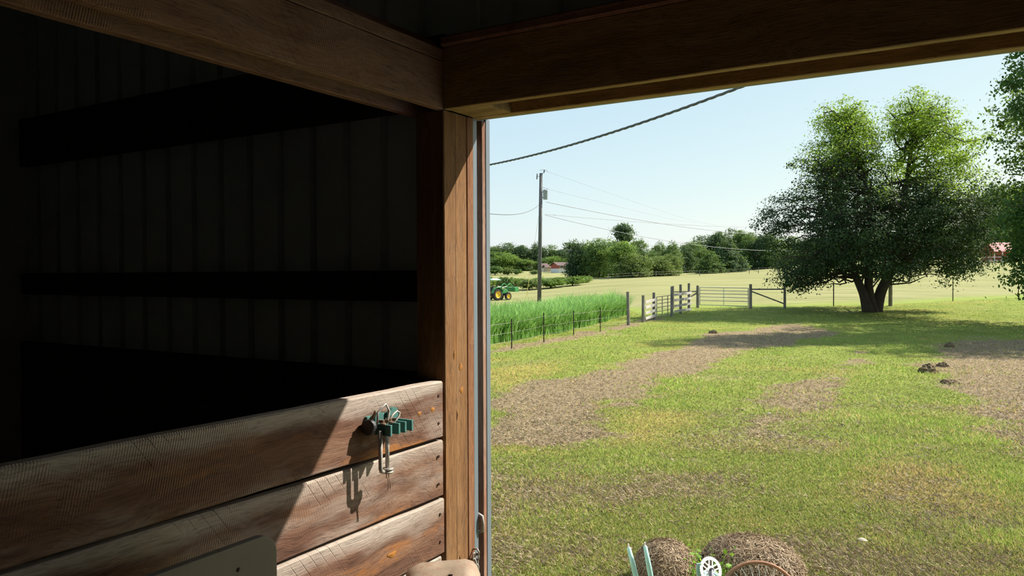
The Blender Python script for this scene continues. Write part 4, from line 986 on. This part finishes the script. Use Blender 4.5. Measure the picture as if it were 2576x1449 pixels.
hn = empty('door_handle', (WX, 2.765, 1.33), 'bright metal pull handle on the dark door edge by the post', 'handle')
MB().tube([(WX-.075, 2.768, 1.362), (WX-.012, 2.766, 1.372), (WX+.010, 2.768, 1.362), (WX+.014, 2.770, 1.33), (WX+.010, 2.772, 1.298), (WX-.012, 2.772, 1.288), (WX-.075, 2.772, 1.298)], [.006, .007, .008, .008, .008, .007, .006], 10).build('grip', M_DULL, hn, sm=True)

# ------------------------------------------------------------------ tan panel and curved hood at the bottom
M_TANP = plain('dull_tan_plastic', (.22, .19, .15), .6, .3, var=.08, scale=5, rust=(.12, .07, .05), rustamt=.12)
def round_panel(y0, y1, z0, z1, x0, x1, r):
    n = 12; out = [(y0, z0), (y1, z0)]
    out += [(y1-r+r*math.cos(a), z1-r+r*math.sin(a)) for a in np.linspace(0, math.pi/2, n)]
    out += [(y0+r+r*math.cos(a), z1-r+r*math.sin(a)) for a in np.linspace(math.pi/2, math.pi, n)]
    m = len(out); V = [(x0+.12*(1-z/z1)*0, y, z) for y, z in out]+[(x1, y, z) for y, z in out]
    return MB().add(V, [tuple(range(m)), tuple(range(2*m-1, m-1, -1))]+[(i, (i+1) % m, m+(i+1) % m, m+i) for i in range(m)])
pn = empty('tan_panel', (-1.62, .8, 0), 'dull tan panel with rounded corner standing before the stall planks', 'panel')
round_panel(.15, 1.426, .014, 1.722, -1.625, -1.600, .055).build('panel_sheet', M_TANP, pn, bevel=.004, seg=2)
for y in (1.05, 1.30): MB().lathe([(0, .003), (.004, .0025), (.006, 0)], (-1.600, y, 1.66-.1*(y < 1.2)), (1, 0, 0), 10).build('rivet', M_NAIL, pn)
M_HOOD = plain('weathered_tan_metal', (.30, .23, .165), .7, .3, .05, var=.15, scale=14, rust=(.26, .13, .08), rustamt=.4, bump=.2)
hc = dep(1142, 1447, 2.6)
hood = empty('metal_hood', (hc[0], hc[1], 0), 'weathered tan curved metal hood with slots below the chain', 'metal hood')
eR = np.array([RH[0], RH[1], 0]); eF = np.array([FH[0], FH[1], 0]); eU = np.array([0, 0, 1.])
def prof(q):
    return [(-.20, -.10-.02*q), (-.175, -.035), (-.13, -.010), (-.07, -.004), (-.01, .0), (.03, .004), (.055, -.004), (.072, -.022), (.082, -.05), (.085, -.10)]
V = []; nd_ = 6
for layer in (0, -.007):
    for i in range(nd_):
        q = i/(nd_-1)
        for u, w in prof(q): V.append(hc+eR*(u*(1+.0*q)+.06*(1-q)*(u > -.02)*0)+eU*(w+layer-.045*(1-q)*(u < 0)*1)+eF*(-.12+.26*q))
m = 10; Fs = []
for i in range(nd_-1):
    for k in range(m-1):
        Fs.append((i*m+k, i*m+k+1, (i+1)*m+k+1, (i+1)*m+k)); b_ = nd_*m; Fs.append((b_+(i+1)*m+k, b_+(i+1)*m+k+1, b_+i*m+k+1, b_+i*m+k))
b_ = nd_*m
for k in range(m-1): Fs.append((k, b_+k, b_+k+1, k+1)); Fs.append(((nd_-1)*m+k, (nd_-1)*m+k+1, b_+(nd_-1)*m+k+1, b_+(nd_-1)*m+k))
MB().add(V, Fs).build('hood_sheet', M_HOOD, hood, sm=True)
for u, q in ((-.085, .55), (-.015, .62)):
    c = hc+eR*u+eF*(-.12+.26*q)+eU*(-.045*(1-q)+.0025); MB().bar(c-eR*.007, c+eR*.007, .006, .003).build('slot', M_BLK, hood)
c = np.array([hc[0], hc[1], 0])-eR*.055
for sx in (-.12, .12):
    for sy in (-.08, .10): MB().bar(c+eR*sx+eF*sy+eU*.014, c+eR*sx+eF*sy+eU*(hc[2]-.09), .03, .03, tuple(eF)).build('leg', M_HOOD, hood)
MB().bar(c+eR*-.15+eU*(hc[2]-.10), c+eR*.15+eU*(hc[2]-.10), .22, .02).build('shelf', M_HOOD, hood)

# ------------------------------------------------------------------ hay heaps in front of the barn
def hay(px, py, rx, ry, h, label, seed, nst=5200):
    c = gp(px, py); r = np.random.default_rng(seed); root = empty('hay_heap', c, label, 'hay', 'hay heaps in front of the barn door')
    n1, n2 = 26, 14; V = []; Fs = []
    for j in range(n2+1):
        f = j/n2*math.pi/2
        for i in range(n1):
            a = 2*math.pi*i/n1; k = 1+.16*(fnoise(np.array(3*math.cos(a)+seed), np.array(3*math.sin(a)+j*.3), seed)-.47)*2
            V.append(c+np.array([rx*math.cos(f)**.8*math.cos(a)*k, ry*math.cos(f)**.8*math.sin(a)*k, h*math.sin(f)**.9*k-.03]))
    for j in range(n2):
        for i in range(n1): Fs.append((j*n1+i, j*n1+(i+1) % n1, (j+1)*n1+(i+1) % n1, (j+1)*n1+i))
    MB().add(V, Fs).build('mound', M_HAYB, root, sm=True)
    f = np.arccos(1-r.random(nst)) ; a = r.random(nst)*6.283; k = 1.0+.06*r.random(nst)
    P = np.stack([rx*np.cos(np.pi/2-f)**.8*np.cos(a)*k, ry*np.cos(np.pi/2-f)**.8*np.sin(a)*k, h*np.sin(np.pi/2-f)**.9*k], 1)
    nrm = P/np.array([rx, ry, h])**2; nrm /= np.linalg.norm(nrm, axis=1)[:, None]
    T = r.normal(0, 1, (nst, 3))+np.array([.5, -.3, -.6]); T -= nrm*(T*nrm).sum(1)[:, None]*.85; T /= np.linalg.norm(T, axis=1)[:, None]
    B = np.cross(nrm, T); L = (.05+.09*r.random(nst))[:, None]; w = .0026
    V = np.stack([P-T*L/2+B*w, P-T*L/2-B*w, P+T*L/2-B*w+nrm*.01, P+T*L/2+B*w+nrm*.01], 1)
    V[:, :, 2] = np.maximum(V[:, :, 2], .0)
    me = fastmesh('straw', V.reshape(-1, 3), np.arange(4*nst).reshape(-1, 4), 4)
    kk = r.random(nst)[:, None]**1.4; attr_c(me, 'col', np.repeat(np.array([.14, .085, .045])*(1-kk)+np.array([.55, .42, .27])*kk, 4, 0))
    o = link('straw', me, M_STRAW, root); o['kind'] = 'stuff'
M_HAYB = plain('hay_mound', (.13, .085, .05), .95, .1, var=.4, scale=25, bump=1.0, bscale=60)
hay(1890, 1452, .40, .36, .30, 'larger brown hay heap behind the rusty wheel rim', 3)
hay(1672, 1462, .24, .28, .30, 'smaller brown hay heap behind the pale green fork tubes', 5, 3600)
# dark clods of earth on the clippings
M_CLOD = plain('dark_clod', (.165, .12, .07), .95, .1, var=.5, scale=15, bump=1.0, bscale=30)
def clod(px, py, w, h, label, seed):
    p = gp(px, py); d = (p-C0)@FW; rx = w*d/F/2; rz = h*d/F; n1, n2 = 18, 8; V = []; Fs = []
    for j in range(n2+1):
        f = j/n2*math.pi/2
        for i in range(n1):
            a = 2*math.pi*i/n1; k = 1+.9*(fnoise(np.array(4*math.cos(a)+seed*3), np.array(4*math.sin(a)+j*.8), seed)-.47)
            V.append(p+np.array([rx*math.cos(f)*math.cos(a)*k, rx*math.cos(f)*math.sin(a)*k, rz*math.sin(f)*k-.04]))
    for j in range(n2):
        for i in range(n1): Fs.append((j*n1+i, j*n1+(i+1) % n1, (j+1)*n1+(i+1) % n1, (j+1)*n1+i))
    o = MB().add(V, Fs); root = o.build('clod', M_CLOD, None); tag(root, label, 'clod', 'dark clods on the lawn')
for a in ((2334, 936, 44, 22, 'largest dark clod of cut grass, left of the right-hand brown strip', 1), (2372, 921, 30, 12, 'second clod, just behind and right of the largest one', 2),
          (2388, 872, 24, 12, 'farthest small dark clod near the tree shade', 3), (2390, 962, 50, 10, 'flat dark clod line right below the largest clod', 4),
          (1795, 838, 22, 9, 'small clod at the far end of the left brown strip', 5), (2360, 1268, 50, 10, 'nearest flat dark clod, low on the right', 6),
          (2118, 1070, 20, 8, 'small clod beside the middle brown strip', 7)): clod(*a)
# pale stones in the grass
M_STONE = plain('pale_stone', (.42, .36, .28), .8, .2, var=.15, scale=20)
for px, py, w, lb in ((1690, 1156, 9, 'small white stone in the grass below the middle of the left brown strip'), (1235+700, 1040, 10, 'small white stone on the middle brown strip'), (2170, 1360, 24, 'flat tan stone in the grass right of the hay heaps')):
    p = gp(px, py); d = (p-C0)@FW; r = w*d/F/2
    o = MB().lathe([(0, r*.45), (r*.6, r*.4), (r, r*.1), (r*.9, -.03), (0, -.03)], p, (.05, .1, 1), 9).build('stone', M_STONE); tag(o, lb, 'stone', 'stones in the grass')

# ------------------------------------------------------------------ old bicycle lying by the hay, fork up
M_MINT = plain('mint_paint', (.36, .62, .55), .4, .5, var=.08, scale=30, rust=(.3, .3, .2), rustamt=.15)
M_CHROME = plain('worn_alloy', (.8, .78, .74), .5, .5, .0, var=.1, scale=40); M_RIM = plain('rusty_rim', (.33, .17, .10), .7, .3, .2, var=.3, scale=30)
bz = gp(1790, 1700); DB = 4.9
bike = empty('bicycle', dep(1790, 1432, DB)*np.array([1, 1, 0]), 'old pale green bicycle with bare fork up and rusty rear rim by the hay', 'bicycle')
def bp_(px, py, dd=0.0): return dep(px, py, DB+dd)
crown = bp_(1632, 1500)
for (a, c) in (((1582, 1378), (1604, 1470)), ((1623, 1374), (1641, 1470))):
    A_, B_ = bp_(*a), bp_(*c)
    fk = MB().tube([A_, A_*.5+B_*.5, B_, crown], [.0125, .0165, .017, .016], 12).build('fork_leg', M_MINT, bike, sm=True)
    u = (A_-B_)/np.linalg.norm(A_-B_); o = MB().tube([A_-u*.005, A_+u*.012, A_+u*.026+np.array([.003, 0, 0])], [.006, .005, .004], 8).build('dropout', M_CHROME, None); o.data.transform(Matrix.Translation(-bike.location)); o.parent = fk
MB().tube([crown, bp_(1660, 1580)], .02, 12).build('steerer', M_MINT, bike, sm=True)
MB().tube([bp_(1655, 1560), bp_(1720, 1500), bp_(1780, 1440)], .018, 12).build('down_tube', M_MINT, bike, sm=True)
MB().tube([bp_(1780, 1440, .03), bp_(1760, 1560, .03), bp_(1745, 1640, .03)], .016, 12).build('seat_tube', M_MINT, bike, sm=True)
rax = bp_(1912, 1522, .05)
for s_ in (-.06, .06): MB().tube([bp_(1785, 1436, .02+s_*.3), rax+eF*s_], .009, 8).build('chain_stay', M_MINT, bike, sm=True)
# chainring: toothed outer ring, five arms
cc_ = bp_(1788, 1434, -.05); ax = -np.array(FW)*.85+np.array(SUN_DIR)*.5; ax /= np.linalg.norm(ax)
u1 = np.cross(ax, (0, 0, 1.)); u1 /= np.linalg.norm(u1); u2 = np.cross(u1, ax)
def ring(r0, r1, th, n, teeth=0):
    V = []; Fs = []
    for z in (-th/2, th/2):
        for i in range(n):
            a = 2*math.pi*i/n; rr = r1+(.0035 if teeth and i % 2 else 0)
            d_ = u1*math.cos(a)+u2*math.sin(a); V += [cc_+d_*r0+ax*z, cc_+d_*rr+ax*z]
    for i in range(n):
        j = (i+1) % n; b_ = 2*n
        Fs += [(2*i, 2*i+1, 2*j+1, 2*j), (b_+2*i, b_+2*j, b_+2*j+1, b_+2*i+1), (2*i+1, b_+2*i+1, b_+2*j+1, 2*j+1), (2*i, 2*j, b_+2*j, b_+2*i)]
    return MB().add(V, Fs)
cr = ring(.060, .079, .004, 72, 1).build('chainring', M_CHROME, bike)
ring(.012, .026, .005, 30).build('spider', M_CHROME, bike)
for k in range(6):
    a = 2*math.pi*k/6+.3
    for da in (-.32, .32):
        p0 = cc_+(u1*math.cos(a)+u2*math.sin(a))*.024; p1 = cc_+(u1*math.cos(a+da)+u2*math.sin(a+da))*.063
        MB().bar(p0, p1, .004, .008, tuple(u1*math.cos(a+1.57)+u2*math.sin(a+1.57))).build('spider_arm', M_CHROME, bike)
MB().tube([cc_+ax*.01, cc_+ax*.015+u1*.02-u2*.05, cc_+ax*.02+u1*.05-u2*.12], [.011, .009, .008], 8).build('crank_arm', plain('grey_crank', (.2, .2, .23), .4, .5, .3), bike, sm=True)
MB().lathe([(0, .004), (.011, .004), (.012, 0), (.012, -.03)], cc_+ax*.015, ax, 14).build('crank_bolt', M_BLK, bike)
# ridged guard left of the chainring
g0 = bp_(1758, 1424, -.06); V = []
gd_ = MB()
for k in range(9):
    w = .014+.010*math.sin(k/8*2.6); p = g0+np.array(RT)*(.0+.006*k*.35)-np.array(UP)*(.012*k-.012)
    gd_.bar(p-np.array(RT)*w, p+np.array(RT)*w, .012, .010, tuple(UP))
gd_.build('chain_guard', M_MINT, bike, bevel=.002)
# rear wheel rim and spokes
wa = -np.array(FW)*.9-np.array(RT)*.1+np.array([0, 0, .25]); wa /= np.linalg.norm(wa); w1 = np.cross(wa, (0, 0, 1.)); w1 /= np.linalg.norm(w1); w2 = np.cross(w1, wa)
RR = .258
MB().tube([rax+RR*(w1*math.cos(2*math.pi*i/64)+w2*math.sin(2*math.pi*i/64)) for i in range(64)], .0125, 8, closed=True).build('rim', M_RIM, bike, sm=True)
for i in range(28):
    a = 2*math.pi*i/28; MB().tube([rax+.02*(w1*math.cos(a+.9)+w2*math.sin(a+.9))+wa*(.02 if i % 2 else -.02), rax+RR*(w1*math.cos(a)+w2*math.sin(a))], .0022, 5).build('spoke', M_CHROME, bike)
MB().lathe([(.0, -.035), (.018, -.035), (.018, -.03), (.012, -.025), (.012, .025), (.018, .03), (.018, .035), (0, .035)], rax, wa, 14).build('hub', M_CHROME, bike)
# weeds around it
M_WEED = leafmat('weed_leaves', (.17, .34, .04), .45, .35)
def weed(px, py, D, n, spread, h, label, seed):
    p = dep(px, py, D); p[2] = 0; r = np.random.default_rng(seed); root = empty('weed', p, label, 'weed', 'weeds among the bicycle parts')
    st = MB(); C = []
    for i in range(n):
        a = r.random()*6.28; q = spread*r.random(); tp_ = p+np.array([q*math.cos(a), q*math.sin(a), h*(.7+.4*r.random())]); st.tube([p+np.array([q*math.cos(a)*.3, q*math.sin(a)*.3, -.02]), tp_], [.003, .0015], 4)
        for j in range(6): C.append(p+(tp_-p)*(.55+.45*j/5)+r.normal(0, .012, 3))
    st.build('stem', M_WEED, root); C = np.array(C)
    V, Fq = cards(C, np.tile([0, 0, 1.], (len(C), 1)), .036, seed, .6, 1.5); link('leaves', fastmesh('leaves', shift(V, root), Fq, 4), M_WEED, root)
weed(1745, 1425, 5.15, 12, .07, .52, 'green weed between the small hay heap and the chainring', 4)
weed(1822, 1425, 5.15, 14, .09, .55, 'green weed behind the chainring and wheel rim', 6)
